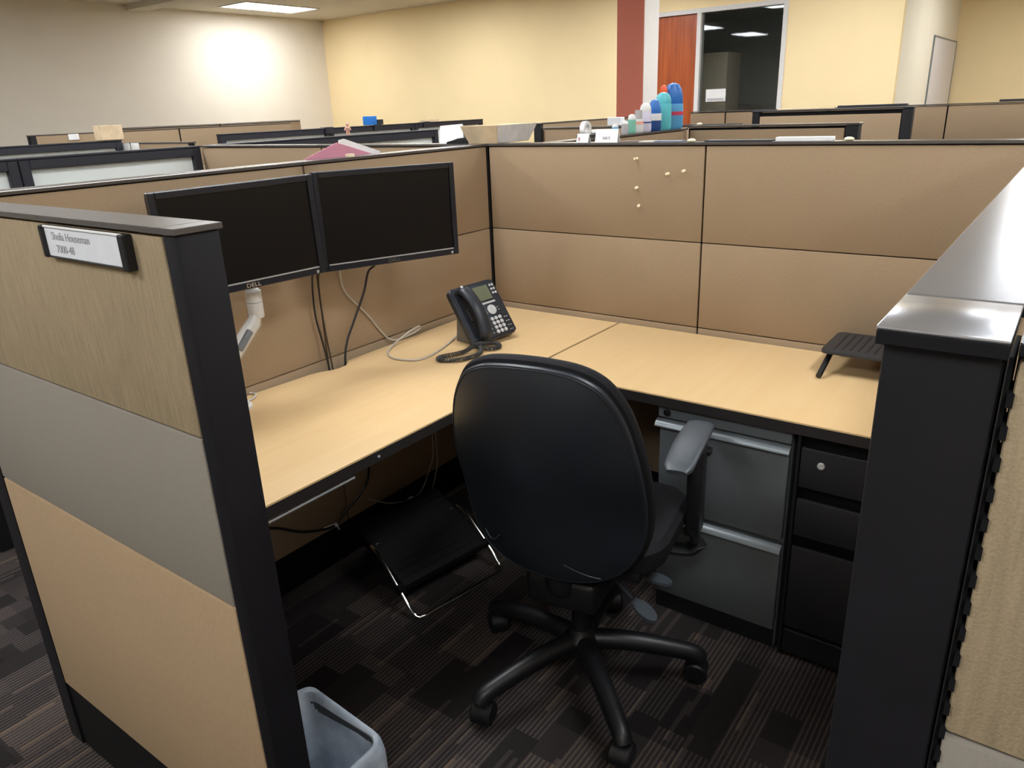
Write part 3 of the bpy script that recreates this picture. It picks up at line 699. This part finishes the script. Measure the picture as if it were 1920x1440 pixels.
for pos in [(0.006, -0.0065, -0.004), (0.008, -0.0065, -0.014), (0.062, -0.0065, -0.002), (0.064, -0.0065, -0.012)] + [(0.0725 + 0.010*c_, -0.0065, -0.045 - 0.017*r_) for r_ in range(4) for c_ in range(2)] + [(-0.004, -0.0065, -0.040-0.017*r_) for r_ in range(4)]:
    if first: k2.location = pos; first = False
    else: shared('legend', k2.data, M_KEY, face, pos)
b = BM()   # recessed cradle on the left
box(b, (-0.094, -0.006, -0.100), (-0.084, 0.004, 0.100), 0.002); box(b, (-0.084, -0.006, 0.086), (-0.03, 0.004, 0.102), 0.003); box(b, (-0.084, -0.006, -0.102), (-0.03, 0.004, -0.086), 0.003); obj('cradle', b, M_PHONE, ph)
b = BM(); box(b, (-0.070, -0.012, -0.028), (-0.052, 0.0, 0.022), 0.002); obj('grille', b, M_DKGRY, ph)
b = BM()   # handset: arched bar with deeper ear and mouth ends
hr = []
for k in range(25):
    u = k/24; z = 0.100 - 0.206*u
    arch = math.sin(u*PI); e = abs(2*u-1)
    yc = -0.026 - 0.030*arch; wid = 0.0235 + 0.0065*e**3; dep = 0.012 + 0.013*e**4
    if k in (0, 24): wid *= 0.55; dep *= 0.6
    if k in (1, 23): wid *= 0.88; dep *= 0.92
    hr.append([(-0.055 + wid*math.copysign(abs(math.cos(q))**0.75, math.cos(q)), yc + dep*math.sin(q) + 0.008*e**4, z) for q in [2*PI*j/16 for j in range(16)]])
loft(b, hr); hs = obj('handset', b, M_PHONE, ph, angle=60)
b = BM(); lathe(b, [(0.006, 0), (0.006, 0.002), (0.004, 0.003)], 12, (-0.066, -0.040, 0.094), M=Matrix.Rotation(PI/2, 3, 'X')); obj('indicator', b, M_KEY, hs)
# wedge stand behind, built in world axes: phone is an Empty, so invert its matrix
bpy.context.view_layer.update()
PHI = ph.matrix_world.inverted()
pm = ph.matrix_world
b = BM()
for sx_ in (-0.075, 0.06):
    A = pm @ Vector((sx_, 0.026, 0.05)); B2 = pm @ Vector((sx_, 0.026, -0.09)); back = (pm.to_3x3() @ Vector((0, 1, 0))); back.z = 0; back.normalize()
    C2 = Vector((A.x, A.y, DZ+0.0005)) + back*0.015; D2 = Vector((B2.x, B2.y, DZ+0.002)) + back*0.01
    sd = (pm.to_3x3() @ Vector((1, 0, 0))); 
    loft(b, [[PHI @ (p + sd*o_) for p in (A, B2, D2, C2)] for o_ in (0, 0.012)])
A = pm @ Vector((-0.075, 0.026, 0.05)); A2 = pm @ Vector((0.072, 0.026, 0.05))
obj('stand', b, plain('taupe_stand', (0.15, 0.14, 0.125), 0.5), ph)
# coiled handset cord
coil = catmull([(0.300, -0.530, 0.765), (0.345, -0.553, 0.752), (0.392, -0.538, 0.747), (0.402, -0.500, 0.747), (0.372, -0.488, 0.75), (0.350, -0.56, 0.760), (0.336, -0.62, 0.748), (0.304, -0.685, 0.746), (0.306, -0.712, 0.746), (0.335, -0.712, 0.746), (0.380, -0.672, 0.746), (0.392, -0.600, 0.747), (0.350, -0.540, 0.752), (0.318, -0.500, 0.757)], 26)
T_, N_ = frames(coil); hx = []
acc = 0.0
for i in range(len(coil)-1):
    seg = (coil[i+1]-coil[i]).length
    for j in range(4):
        acc += seg/4; p = coil[i].lerp(coil[i+1], j/4); ang = acc/0.0064*2*PI
        hx.append(PHI @ (p + N_[i]*(0.0064*math.cos(ang)) + T_[i].cross(N_[i])*(0.0064*math.sin(ang))))
b = BM(); tube(b, hx, 0.0021, 5); obj('coiled_cord', b, M_COIL, ph)

# ================================================================== CABLES
def cable(label, pts, r, mat, k=8, name='cable', group=None):
    b = BM(); tube(b, catmull(pts, k), r, 8); o = obj(name, b, mat); return tag(o, label, 'cable', group)
cable('black cable hanging below the left monitor, nearer the name plate', [(0.12, -1.03, 1.16), (0.08, -0.985, 1.09), (0.024, -0.962, 1.04), (0.020, -0.966, 0.925), (0.022, -0.953, 0.83), (0.030, -0.946, 0.74), (0.035, -0.944, 0.62)], 0.0032, M_BCAB)
cable('thin dark cable hanging close beside another below the left monitor', [(0.12, -1.015, 1.16), (0.08, -0.96, 1.09), (0.022, -0.936, 1.035), (0.018, -0.936, 0.93), (0.020, -0.931, 0.82), (0.028, -0.930, 0.735), (0.035, -0.93, 0.62)], 0.0026, plain('brown_black_cable', (0.030, 0.022, 0.016), 0.5))
cable('black cable curving down from the right monitor to the desk notch', [(0.15, -0.76, 1.12), (0.08, -0.74, 1.05), (0.040, -0.738, 1.02), (0.035, -0.763, 0.955), (0.034, -0.818, 0.87), (0.036, -0.862, 0.805), (0.040, -0.884, 0.735), (0.042, -0.888, 0.62)], 0.0040, M_BCAB)
cable('off white cable looping over the worktop to the phone', [(0.012, -0.83, 1.06), (0.006, -0.832, 1.02), (0.006, -0.817, 0.96), (0.006, -0.733, 0.866), (0.006, -0.672, 0.785), (0.016, -0.63, 0.746), (0.026, -0.55, 0.748), (0.030, -0.50, 0.760), (0.036, -0.515, 0.772), (0.042, -0.57, 0.766), (0.050, -0.66, 0.745), (0.100, -0.742, 0.741), (0.171, -0.772, 0.741), (0.245, -0.735, 0.741), (0.232, -0.62, 0.741), (0.190, -0.49, 0.744), (0.180, -0.44, 0.765), (0.195, -0.405, 0.79)], 0.0034, M_WCAB)
cable('off white cable lying by the monitor arm base', [(0.010, -1.24, 0.741), (0.030, -1.235, 0.741), (0.055, -1.26, 0.741), (0.060, -1.31, 0.741), (0.035, -1.40, 0.741)], 0.0034, M_WCAB)
cable('black cable tied with a white tie under the left worktop', [(0.05, -1.60, 0.40), (0.055, -1.40, 0.35), (0.06, -1.266, 0.30), (0.06, -1.18, 0.243), (0.06, -1.10, 0.207), (0.06, -1.028, 0.192), (0.055, -0.975, 0.217), (0.045, -0.895, 0.245), (0.04, -0.835, 0.31), (0.03, -0.80, 0.55)], 0.0045, M_BCAB)
b = BM(); lathe(b, [(0.0055, -0.006), (0.0075, -0.004), (0.0075, 0.004), (0.0055, 0.006)], 12, (0.06, -1.028, 0.192), M=Matrix.Rotation(PI/2, 3, 'X'))
tube(b, [(0.064, -1.026, 0.199), (0.068, -1.05, 0.206), (0.070, -1.085, 0.213)], 0.0016, 6); tube(b, [(0.064, -1.024, 0.186), (0.066, -1.020, 0.172)], 0.0022, 6)
tag(obj('cable_tie', b, M_PAPER2), 'white cable tie around the black cable under the worktop', 'cable tie')
cable('thin pale cable dangling in a loop under the left worktop', [(0.13, -0.60, 0.70), (0.15, -0.608, 0.35), (0.15, -0.638, 0.263), (0.15, -0.69, 0.197), (0.15, -0.749, 0.188), (0.15, -0.854, 0.222), (0.15, -0.95, 0.284)], 0.0022, M_WCAB)
cable('second thin pale cable dangling in a loop under the left worktop', [(0.14, -0.585, 0.70), (0.154, -0.593, 0.322), (0.154, -0.612, 0.229), (0.154, -0.649, 0.167), (0.154, -0.695, 0.156), (0.154, -0.74, 0.185)], 0.0022, M_WCAB)
b = BM(); box(b, (0.145, -0.762, 0.183), (0.160, -0.738, 0.197), 0.003, 2); tag(obj('cable_plug', b, M_PAPER2), 'small white plug on the dangling pale cable', 'plug')

# ================================================================== FOOTREST, WASTEBASKET, LAPTOP STAND
fr = thing('footrest', 'black footrest on a chrome tube frame under the left worktop', 'footrest', (0.35, -0.87, 0), (0, 0, -0.17))
b = BM()
tube(b, catmull([(-0.075, -0.186, 0.175), (-0.02, -0.188, 0.155), (0.10, -0.190, 0.055), (0.140, -0.186, 0.016), (0.160, -0.165, 0.0085), (0.163, -0.10, 0.0085), (0.163, 0.10, 0.0085), (0.160, 0.165, 0.0085), (0.140, 0.186, 0.016), (0.10, 0.190, 0.055), (-0.02, 0.188, 0.155), (-0.075, 0.186, 0.175)], 6), 0.0075, 12); obj('chrome_frame', b, M_CHROME, fr)
b = BM(); box(b, (-0.16, -0.179, -0.034), (0.14, 0.179, 0.008), 0.008, 2); o = obj('platform', b, M_FRAME, fr, loc=(-0.04, 0, 0.145), rot=(0, 0.42, 0))
for k in range(9):
    if k == 0:
        b = BM(); box(b, (-0.004, -0.165, 0.0075), (0.004, 0.16, 0.0105), 0.001); r0 = obj('grip_rib', b, M_FRAME, o); r0.location = (-0.13, 0, 0)
    else: shared('grip_rib', r0.data, M_FRAME, o, (-0.13 + 0.03*k, 0, 0))
for sy in (-0.187, 0.187):
    b = BM(); box(b, (0.060, sy-0.013, 0.066), (0.088, sy+0.013, 0.094), 0.004, 2); obj('clamp', b, M_FRAME, fr)
b = BM(); tube(b, catmull([(-0.075, -0.16, 0.17), (-0.15, -0.16, 0.09), (-0.19, -0.15, 0.010), (-0.195, 0, 0.008), (-0.19, 0.15, 0.010), (-0.15, 0.16, 0.09), (-0.075, 0.16, 0.17)], 6), 0.0075, 10); obj('rear_support', b, M_BLKP, fr)

wb = thing('wastebasket', 'small wastebasket with a pale plastic liner beside the dark wing post', 'wastebasket', (0.838, -1.765, 0))
def rr3(w, d, r, z, n=6): return [(x, y, z) for x, y in rrect(w, d, r, n)]
b = BM(); loft(b, [rr3(0.19, 0.13, 0.03, 0.0), rr3(0.20, 0.14, 0.03, 0.01), rr3(0.235, 0.165, 0.03, 0.28), rr3(0.245, 0.175, 0.03, 0.284), rr3(0.245, 0.175, 0.03, 0.290), rr3(0.228, 0.158, 0.03, 0.290), rr3(0.19, 0.13, 0.03, 0.02)], cap1=True); obj('bin', b, M_DKGRY, wb)
b = BM(); rng = random.Random(3)
def lr(w, d, z, am, pk=0.0, zz=0.0):
    out = []
    for i, (x, y) in enumerate(rrect(w, d, 0.035, 6)):
        a = math.atan2(y, x); nz = math.sin(a*7+z*60)*0.5 + math.sin(a*13+1.3+z*90)*0.3
        k = 1 + am*nz
        peak = pk*max(0, 1 - abs(((a - 2.5 + PI) % (2*PI)) - PI)/0.8)
        out.append((x*k, y*k, z + zz*nz + peak))
    return out
loft(b, [lr(0.15, 0.10, 0.10, 0.10), lr(0.20, 0.14, 0.20, 0.05), lr(0.225, 0.155, 0.27, 0.02), lr(0.236, 0.166, 0.296, 0.012, 0.02, 0.003), lr(0.250, 0.180, 0.300, 0.012, 0.022, 0.003), lr(0.258, 0.188, 0.292, 0.012, 0.015, 0.003), lr(0.264, 0.192, 0.26, 0.02), lr(0.268, 0.196, 0.20, 0.03, 0, 0.006), lr(0.272, 0.198, 0.155, 0.04, 0, 0.02)], cap0=True, cap1=False); obj('liner', b, M_LINER, wb, angle=50)

ls = thing('laptop_stand', 'low black ribbed stand on the right worktop', 'laptop stand', (1.41, -0.12, DZ))
b = BM(); prism(b, [(x+0.12, y) for x, y in rrect(0.27, 0.215, 0.02, 4)], 0.066, 0.078, 0.004); pl = obj('platform', b, M_DKGRY, ls)
for k in range(10):
    if k == 0:
        b = BM(); box(b, (-0.003, -0.085, 0), (0.003, 0.085, 0.0018), 0.0006); r0 = obj('rib', b, M_BLKP, pl); r0.location = (0.02, 0.0, 0.0775)
    else: shared('rib', r0.data, M_BLKP, pl, (0.02 + 0.022*k, 0.0, 0.0775))
for x in (0.0, 0.225):
    b = BM(); tube(b, [(x, -0.152, 0.009), (x+0.002, -0.09, 0.036), (x+0.004, -0.02, 0.066)], 0.0085, 10); obj('leg', b, M_BLKP, ls)
    b = BM(); tube(b, [(x+0.004, 0.085, 0.066), (x+0.004, 0.095, 0.008)], 0.0085, 10); obj('leg', b, M_BLKP, ls)

# ================================================================== NAME PLATE AND PINS
npl = thing('name_plate', 'white name plate in a black holder on the grey banded partition', 'name plate', (0.746, -1.94, 1.354))
b = BM(); box(b, (-0.131, -0.014, -0.026), (-0.121, 0.0, 0.025), 0.002); box(b, (0.116, -0.016, -0.027), (0.131, 0.0, 0.025), 0.002)
box(b, (-0.121, -0.010, -0.026), (0.116, 0.0, -0.023), 0.001); box(b, (-0.121, -0.006, -0.023), (0.116, 0.0, 0.0245)); obj('holder', b, M_BLKP, npl)
b = BM(); box(b, (-0.121, -0.0085, -0.023), (0.116, -0.0062, 0.0215), 0.0004); cd_ = obj('name_card', b, M_PAPER2, npl)
b = BM(); box(b, (-0.121, -0.0105, 0.0215), (0.116, -0.006, 0.0250), 0.0008); obj('clear_lip', b, M_WHITE, npl)
text('lettering', 'Sheila Houseman', 0.0175, M_INK, cd_, Matrix.Translation((-0.100, -0.0086, 0.0035)) @ STAND)
text('lettering', '7000-48', 0.0175, M_INK, cd_, Matrix.Translation((-0.092, -0.0086, -0.0165)) @ STAND)
for k, ((x, z), lab) in enumerate(zip([(0.663, 1.338), (0.784, 1.289), (0.842, 1.299), (0.665, 1.239), (0.674, 1.177)],
        ('topmost cream pushpin on the tan partition', 'cream pushpin left of the pair on the tan partition', 'rightmost cream pushpin on the tan partition', 'middle cream pushpin of the left column on the tan partition', 'lowest cream pushpin on the tan partition'))):
    b = BM(); Mx = Matrix.Rotation(PI/2, 3, 'X') @ Matrix.Rotation(0.15*(k-2), 3, 'Y')
    lathe(b, [(0.0055, 0), (0.0055, 0.0012), (0.0028, 0.003), (0.0028, 0.009), (0.0048, 0.011), (0.0048, 0.013), (0.003, 0.0135)], 12, (0, 0, 0), M=Mx)
    tag(obj('pushpin', b, M_CREAM, loc=(x, 0.0, z)), lab, 'pushpin', 'pushpins in the back partition')

# ================================================================== THINGS ON THE PARTITION TOPS
def slab(name, label, cat, lo, hi, mat, bev=0.001, rot=None, group=None):
    c = Vector(((lo[0]+hi[0])/2, (lo[1]+hi[1])/2, lo[2])); b = BM(); box(b, Vector(lo)-c, Vector(hi)-c, bev)
    return tag(obj(name, b, mat, loc=c, rot=rot), label, cat, group)
# pink folder and paper tucked behind the left partition
def plate(bm, pts, x0, x1): return loft(bm, [[(x, y, z) for y, z in pts] for x in (x0, x1)])
fo = thing('paper_folder', 'pink folder sticking up behind the left partition', 'folder', (-TH-0.003, -0.72, 1.20))
b = BM(); plate(b, [(-0.150, -0.05), (-0.150, 0.190), (0.004, 0.2365), (0.175, 0.187), (0.175, -0.05)], -0.003, -0.001); obj('front_cover', b, M_PINK, fo)
b = BM(); plate(b, [(-0.145, -0.05), (-0.145, 0.190), (0.000, 0.2345), (0.170, 0.186), (0.170, -0.05)], -0.007, -0.005); obj('back_cover', b, M_PINK, fo)
b = BM(); plate(b, [(-0.05, -0.10), (-0.06, 0.0), (0.005, 0.238), (0.028, 0.242), (0.190, 0.192), (0.16, -0.10)], -0.013, -0.011); tag(obj('paper_sheet', b, M_WHITE, loc=(-TH, -0.705, 1.205)), 'white sheet of paper beside the pink folder', 'paper')
b = BM(); prism(b, rrect(0.03, 0.02, 0.006, 3), 0, 0.008); tag(obj('paper_scrap', b, M_CREAM, loc=(-0.03, -0.70, CT)), 'small cream scrap on the left partition top', 'paper scrap')
# tapered carton on the corner
bx = thing('cardboard_carton', 'shallow open cardboard carton on the partition corner', 'box', (-0.025, 0.10, CT))
b = BM(); lo_ = [(-0.072, -0.095), (0.072, -0.095), (0.072, 0.12), (-0.072, 0.12)]; sc = lambda k, z: [(x*k, y*k, z) for x, y in lo_]
loft(b, [sc(1.0, 0), sc(1.28, 0.068), sc(1.24, 0.068), sc(0.97, 0.004)]); obj('tray', b, M_CARD, bx)
b = BM(); loft(b, [[(0.0735+0.0205*u, y*(1+0.28*u), 0.002+0.066*u) for u, y in ((0, -0.095), (0, 0.12), (1, 0.12), (1, -0.095))], [(0.0755+0.0205*u, y*(1+0.28*u), 0.002+0.066*u) for u, y in ((0, -0.095), (0, 0.12), (1, 0.12), (1, -0.095))]]); obj('white_label', b, plain('white_carton_face', (0.62, 0.60, 0.58), 0.7, 0, 0.2, 0.1, 20), bx)
# white card and a black stapler left of the carton
b = BM(); loft(b, [[(-0.075, 0, 0), (0.055, 0, 0), (0.055, 0.003, 0), (-0.075, 0.003, 0)], [(-0.080, 0.012, 0.070), (0.040, 0.012, 0.076), (0.040, 0.015, 0.076), (-0.080, 0.015, 0.070)]]); loft(b, [[(-0.075, 0.04, 0), (0.055, 0.04, 0), (0.055, 0.043, 0), (-0.075, 0.043, 0)], [(-0.080, 0.012, 0.070), (0.040, 0.012, 0.076), (0.040, 0.015, 0.076), (-0.080, 0.015, 0.070)]])
tag(obj('folded_paper', b, M_WHITE, loc=(-0.19, 0.02, CT)), 'white folded paper standing left of the cardboard carton', 'paper')
st = thing('stapler', 'black stapler lying in front of the white folded paper', 'stapler', (-0.155, 0.008, CT))
b = BM(); box(b, (-0.06, -0.008, 0), (0.055, 0.008, 0.006), 0.002); obj('base', b, M_BLKP, st)
b = BM(); loft(b, [[(x, y, 0.006 + h*k) for y, k in ((-0.008, 0), (0.008, 0), (0.008, 0.8), (0.004, 1), (-0.004, 1), (-0.008, 0.8))] for x, h in ((-0.055, 0.002), (-0.03, 0.007), (0.0, 0.015), (0.035, 0.018), (0.056, 0.014))]); obj('arm', b, M_BLKP, st)
# tent cards
def card(label, x, y, w, h, txt=None):
    t = thing('tent_card', label, 'card', (x, y, CT))
    b = BM(); loft(b, [[(-w/2, -0.010, 0), (w/2, -0.010, 0), (w/2, -0.008, 0), (-w/2, -0.008, 0)], [(-w/2, 0, h), (w/2, 0, h), (w/2, 0.002, h), (-w/2, 0.002, h)]]); f = obj('front_leaf', b, M_WHITE, t)
    b = BM(); loft(b, [[(-w/2, 0.012, 0), (w/2, 0.012, 0), (w/2, 0.014, 0), (-w/2, 0.014, 0)], [(-w/2, 0, h), (w/2, 0, h), (w/2, 0.002, h), (-w/2, 0.002, h)]]); obj('rear_leaf', b, M_WHITE, t)
    if txt:
        text('lettering', txt, 0.014, M_INK, f, Matrix.Translation((0, -0.0085, h*0.22)) @ Matrix.Rotation(-0.19, 4, 'X') @ STAND, align='CENTER')
    return t
c1 = card('small white tent card on the back partition top', 0.415, 0.05, 0.050, 0.030)
b = BM(); box(b, (-0.016, -0.0085, 0.004), (-0.012, -0.0065, 0.018)); obj('mark', b, M_RED, c1)
card('larger white tent card with faint lettering on the back partition top', 0.516, 0.05, 0.092, 0.045, '566 E')
# flat things along the back partition top
slab('keyboard_tray_paper', 'white paper block lying on the back partition top', 'paper', (1.135, 0.020, CT), (1.305, 0.060, CT+0.012), M_WHITE)
slab('notebook', 'dark notebook lying flat on the back partition top', 'notebook', (0.905, 0.008, CT), (1.125, 0.060, CT+0.005), M_DKGRY)
slab('leaflet', 'blue grey leaflet lying flat on the back partition top', 'leaflet', (0.722, 0.008, CT), (0.820, 0.060, CT+0.004), plain('blue_grey_card', (0.12, 0.15, 0.21), 0.5))
slab('leaflet', 'pale leaflet between the brown and blue grey ones', 'leaflet', (0.662, 0.010, CT), (0.716, 0.058, CT+0.004), plain('pale_card', (0.55, 0.50, 0.45), 0.6))
slab('leaflet', 'brown leaflet beside the larger tent card', 'leaflet', (0.580, 0.010, CT), (0.656, 0.058, CT+0.004), plain('brown_card', (0.13, 0.085, 0.07), 0.6))
for x, y, zb, lab in ((0.857, 0.015, CT, 'cream eraser on the back partition top'), (0.335, 1.315, 1.404, 'cream pebble on the partition right of the bottles'), (1.352, 0.03, CT, 'cream chip right of the white paper block')):
    b = BM(); lathe(b, [(0.006, 0), (0.011, 0.002), (0.012, 0.005), (0.009, 0.009), (0.004, 0.011)], 12, sx=1.3); tag(obj('eraser', b, M_CREAM, loc=(x, y, zb)), lab, 'eraser')

# toiletry bottles on the partition behind
def bottle(y, h, w, body, capm, lab, capf=0.28, band=None, dep=0.5, x=0.247, top='round'):
    t = thing('toiletry_bottle', lab, 'bottle', (x, y, CT), (0, 0, 0.55), 'toiletry bottles in a row by size')
    r = w/2; hb = h*(1-capf)
    b = BM(); lathe(b, [(r*0.80, 0), (r*0.93, h*0.02), (r, h*0.08), (r, hb*0.6), (r*0.97, hb*0.9), (r*0.94, hb)], 20, sx=1, sy=dep); obj('body', b, body, t)
    b = BM()
    if top == 'round': prof = [(r*0.90, hb), (r*0.93, hb+h*0.01), (r*0.90, hb+h*capf*0.35), (r*0.76, hb+h*capf*0.70), (r*0.50, hb+h*capf*0.92), (r*0.10, h)]
    else: prof = [(r*0.75, hb), (r*0.72, h*0.985), (r*0.62, h)]
    lathe(b, prof, 20, sx=1, sy=dep); obj('cap', b, capm, t)
    if band:
        z0, z1, m = band; b = BM(); lathe(b, [(r*1.012, h*z0), (r*1.012, h*z1)], 20, sx=1, sy=dep*1.03); obj('label_band', b, m, t)
    return t
def pc(n, c, **k): return plain(n, srgb(*c), 0.3, 0, 0.5, 0.04, **k)
BLU, TEAL, WHT, LAV, GRN, RDB, NAVY, SKY = (pc('bottle_blue', (40, 110, 190)), pc('bottle_teal', (95, 195, 205)), pc('bottle_white', (225, 225, 225)), pc('bottle_lavender', (215, 212, 232)), pc('bottle_green', (120, 185, 165)), pc('bottle_red_band', (205, 60, 95)), pc('bottle_navy', (25, 70, 135)), pc('bottle_sky', (90, 165, 215)))
ORG = pc('bottle_orange', (235, 85, 35)); GRYC = pc('bottle_grey_cap', (175, 172, 175)); PNK = pc('bottle_pink_band', (225, 165, 150))
bottle(0.600, 0.045, 0.030, SKY, WHT, 'tiniest bottle with a blue base and white cap', band=(0.25, 0.5, GRN))
bottle(0.690, 0.058, 0.032, GRYC, WHT, 'tiny bottle with a white cap second from the small end')
bottle(0.755, 0.082, 0.038, GRN, WHT, 'small green bottle with a white cap')
bottle(0.820, 0.098, 0.046, WHT, GRYC, 'white bottle with a grey cap and pink band', capf=0.40, band=(0.36, 0.5, PNK), top='flat')
bottle(0.890, 0.128, 0.056, LAV, WHT, 'lavender white tall bottle in the middle of the row', capf=0.3, band=(0.30, 0.35, NAVY))
bottle(0.985, 0.142, 0.064, NAVY, BLU, 'navy and blue bottle left of the teal one', capf=0.45, band=(0.33, 0.55, WHT))
bottle(1.075, 0.172, 0.082, TEAL, TEAL, 'teal bottle beside the largest blue one', capf=0.30, dep=0.45)
bottle(1.185, 0.214, 0.104, SKY, BLU, 'largest blue bottle with a red band at the end of the row', capf=0.45, dep=0.42, band=(0.30, 0.38, RDB))
bottle(1.130, 0.205, 0.040, ORG, ORG, 'orange bottle half hidden behind the largest blue bottle', capf=0.20, x=0.222)
# tape roll and small carton on the same partition
tp = thing('tape_dispenser', 'white and black tape dispenser left of the toiletry bottles', 'tape dispenser', (0.247, 0.36, CT), (0, 0, PI/2))
b = BM(); loft(b, [[(x, y, z) for x, z in ((-0.055, 0), (0.055, 0), (0.058, 0.018), (0.045, 0.014), (0.02, 0.012), (-0.045, 0.016), (-0.058, 0.012))] for y in (-0.017, 0.017)]); obj('base', b, M_BLKP, tp)
b = BM()
for r0_, r1_ in ((0.018, 0.031),):
    n = 24; ring = []
    for y, r in ((-0.010, r0_), (-0.010, r1_), (0.010, r1_), (0.010, r0_)):
        ring.append([(-0.012 + r*math.cos(2*PI*k/n), y, 0.036 + r*math.sin(2*PI*k/n)) for k in range(n)])
    ring.append(ring[0]); loft(b, ring, cap0=False, cap1=False)
obj('tape_roll', b, M_WHITE, tp)
slab('pill_box', 'small white box beside the tape dispenser', 'box', (0.225, 0.43, CT), (0.265, 0.475, CT+0.03), M_WHITE, 0.003)
slab('paper_box', 'white box on the partition in front of the red column', 'box', (-0.86, 2.505, 1.374), (-0.75, 2.56, 1.374+0.055), M_PAPER2, 0.003)
# toy figure on the frosted partition
fg = thing('toy_figure', 'small pink toy figure standing on a frosted partition', 'toy', (-2.01, 1.10, CT), (0, 0, PI/2))
b = BM()
lathe(b, [(0.008, 0.028), (0.014, 0.034), (0.016, 0.046), (0.012, 0.054), (0.005, 0.057)], 12); lathe(b, [(0.004, 0.055), (0.010, 0.060), (0.012, 0.068), (0.008, 0.077), (0.002, 0.080)], 12)
for s in (-1, 1):
    tube(b, [(0.007*s, 0, 0.032), (0.009*s, 0, 0.015), (0.009*s, -0.002, 0.0)], [0.007, 0.005, 0.006], 8); tube(b, [(0.012*s, 0, 0.050), (0.022*s, 0, 0.042), (0.025*s, 0, 0.030)], [0.005, 0.005, 0.004], 8)
obj('body', b, plain('toy_pink', srgb(235, 185, 165), 0.5), fg)
# blue box with clip, far partition
b = BM(); box(b, (-0.05, -0.05, 0), (0.05, 0.05, 0.085), 0.004, 2); tag(obj('storage_box', b, pc('bright_blue', (40, 125, 215)), loc=(-3.983, 3.20, 1.408)), 'bright blue box on the far glass partition', 'box')
b = BM(); box(b, (-0.04, -0.04, 0), (0.04, 0.04, 0.05), 0.003); tag(obj('storage_box', b, M_DKGRY, loc=(-3.983, 3.31, 1.408)), 'small dark box right of the bright blue box', 'box')
for y, lab in ((2.62, 'dark clip on the far glass partition left of the toy'), (3.26, 'dark clip on the far glass partition below the blue box'), (4.00, 'dark clip on the far glass partition right of the blue box')):
    b = BM(); box(b, (0, -0.05, -0.055), (0.012, 0.05, 0.004), 0.003); box(b, (-0.07, -0.05, 0.0), (0.012, 0.05, 0.004), 0.001); tag(obj('partition_clip', b, M_BLUEF, loc=(-3.945, y, 1.408)), lab, 'clip')
slab('book', 'pale book lying on the far glass partition', 'book', (-4.01, 3.98, 1.408), (-3.955, 4.22, 1.43), M_CARD, 0.002)
# kraft box and small white signs at far left
b = BM(); box(b, (-0.05, -0.085, 0), (0.05, 0.085, 0.105), 0.004); box(b, (-0.051, -0.015, 0.02), (0.051, 0.015, 0.1055), 0.001); tag(obj('kraft_box', b, M_CARD, loc=(-3.98, 0.53, CT+0.016)), 'small kraft box standing on a far dark framed partition', 'box')
b = BM(); box(b, (0, -0.05, -0.028), (0.008, 0.05, 0.028), 0.002); tag(obj('wall_sign', b, M_WHITE, loc=(-6.0, 1.21, 1.415)), 'small white sign on the far tan partition', 'sign')
for k, (x, lab) in enumerate(((-3.93, 'left of two small white signs on a far tan partition'), (-3.80, 'right of two small white signs on a far tan partition'))):
    b = BM(); box(b, (-0.055, -0.010, -0.03), (0.055, 0.0, 0.03), 0.008, 3); tag(obj('wall_sign', b, M_WHITE, loc=(x, 0.62, 1.352)), lab, 'sign')
# papers on the dark railed partition, dark thing on the far one
slab('paper_stack', 'cream papers on the dark railed partition', 'paper', (0.18, 3.005, 1.437), (0.55, 3.06, 1.446), M_CARD)
slab('binder', 'dark blue binder on the railed partition beside cream papers', 'binder', (0.57, 3.0, 1.437), (0.98, 3.066, 1.452), M_BLUEF, 0.002)
b = BM(); box(b, (-0.30, -0.03, 0), (0.30, 0.03, 0.018), 0.004); box(b, (-0.10, -0.03, 0.018), (0.30, 0.03, 0.036), 0.006); tag(obj('equipment_case', b, M_DKGRY, loc=(1.60, 5.033, 1.416)), 'low dark case on the far partition at the right picture edge', 'case')
# sign on the dark window and the whiteboard on the cream return
sg_ = thing('window_sign', 'white sign stuck on the dark window pane', 'sign', (-1.647, YB+0.035, 1.562))
b = BM(); box(b, (-0.12, -0.006, -0.068), (0.12, 0.0, 0.068), 0.003); s0 = obj('sign_plate', b, M_WHITE, sg_)
b = BM(); box(b, (-0.10, -0.0072, -0.058), (0.10, -0.006, -0.030)); obj('print_band', b, plain('faint_print', (0.50, 0.46, 0.48), 0.7), s0)
wbd = thing('whiteboard', 'off white board mounted on the cream wall return', 'whiteboard', (0.25, 9.2, 1.45))
b = BM(); box(b, (0, -0.88, -0.66), (0.012, 0.86, 0.66)); obj('board', b, plain('board_white', srgb(228, 222, 222), 0.5, 0, 0.4, 0.03), wbd)
b = BM()
for lo, hi in (((0, -0.90, -0.68), (0.018, -0.88, 0.68)), ((0, 0.86, -0.68), (0.018, 0.88, 0.68)), ((0, -0.88, 0.66), (0.018, 0.86, 0.68)), ((0, -0.88, -0.68), (0.018, 0.86, -0.66))): box(b, lo, hi, 0.002)
obj('board_frame', b, M_GPULL, wbd)
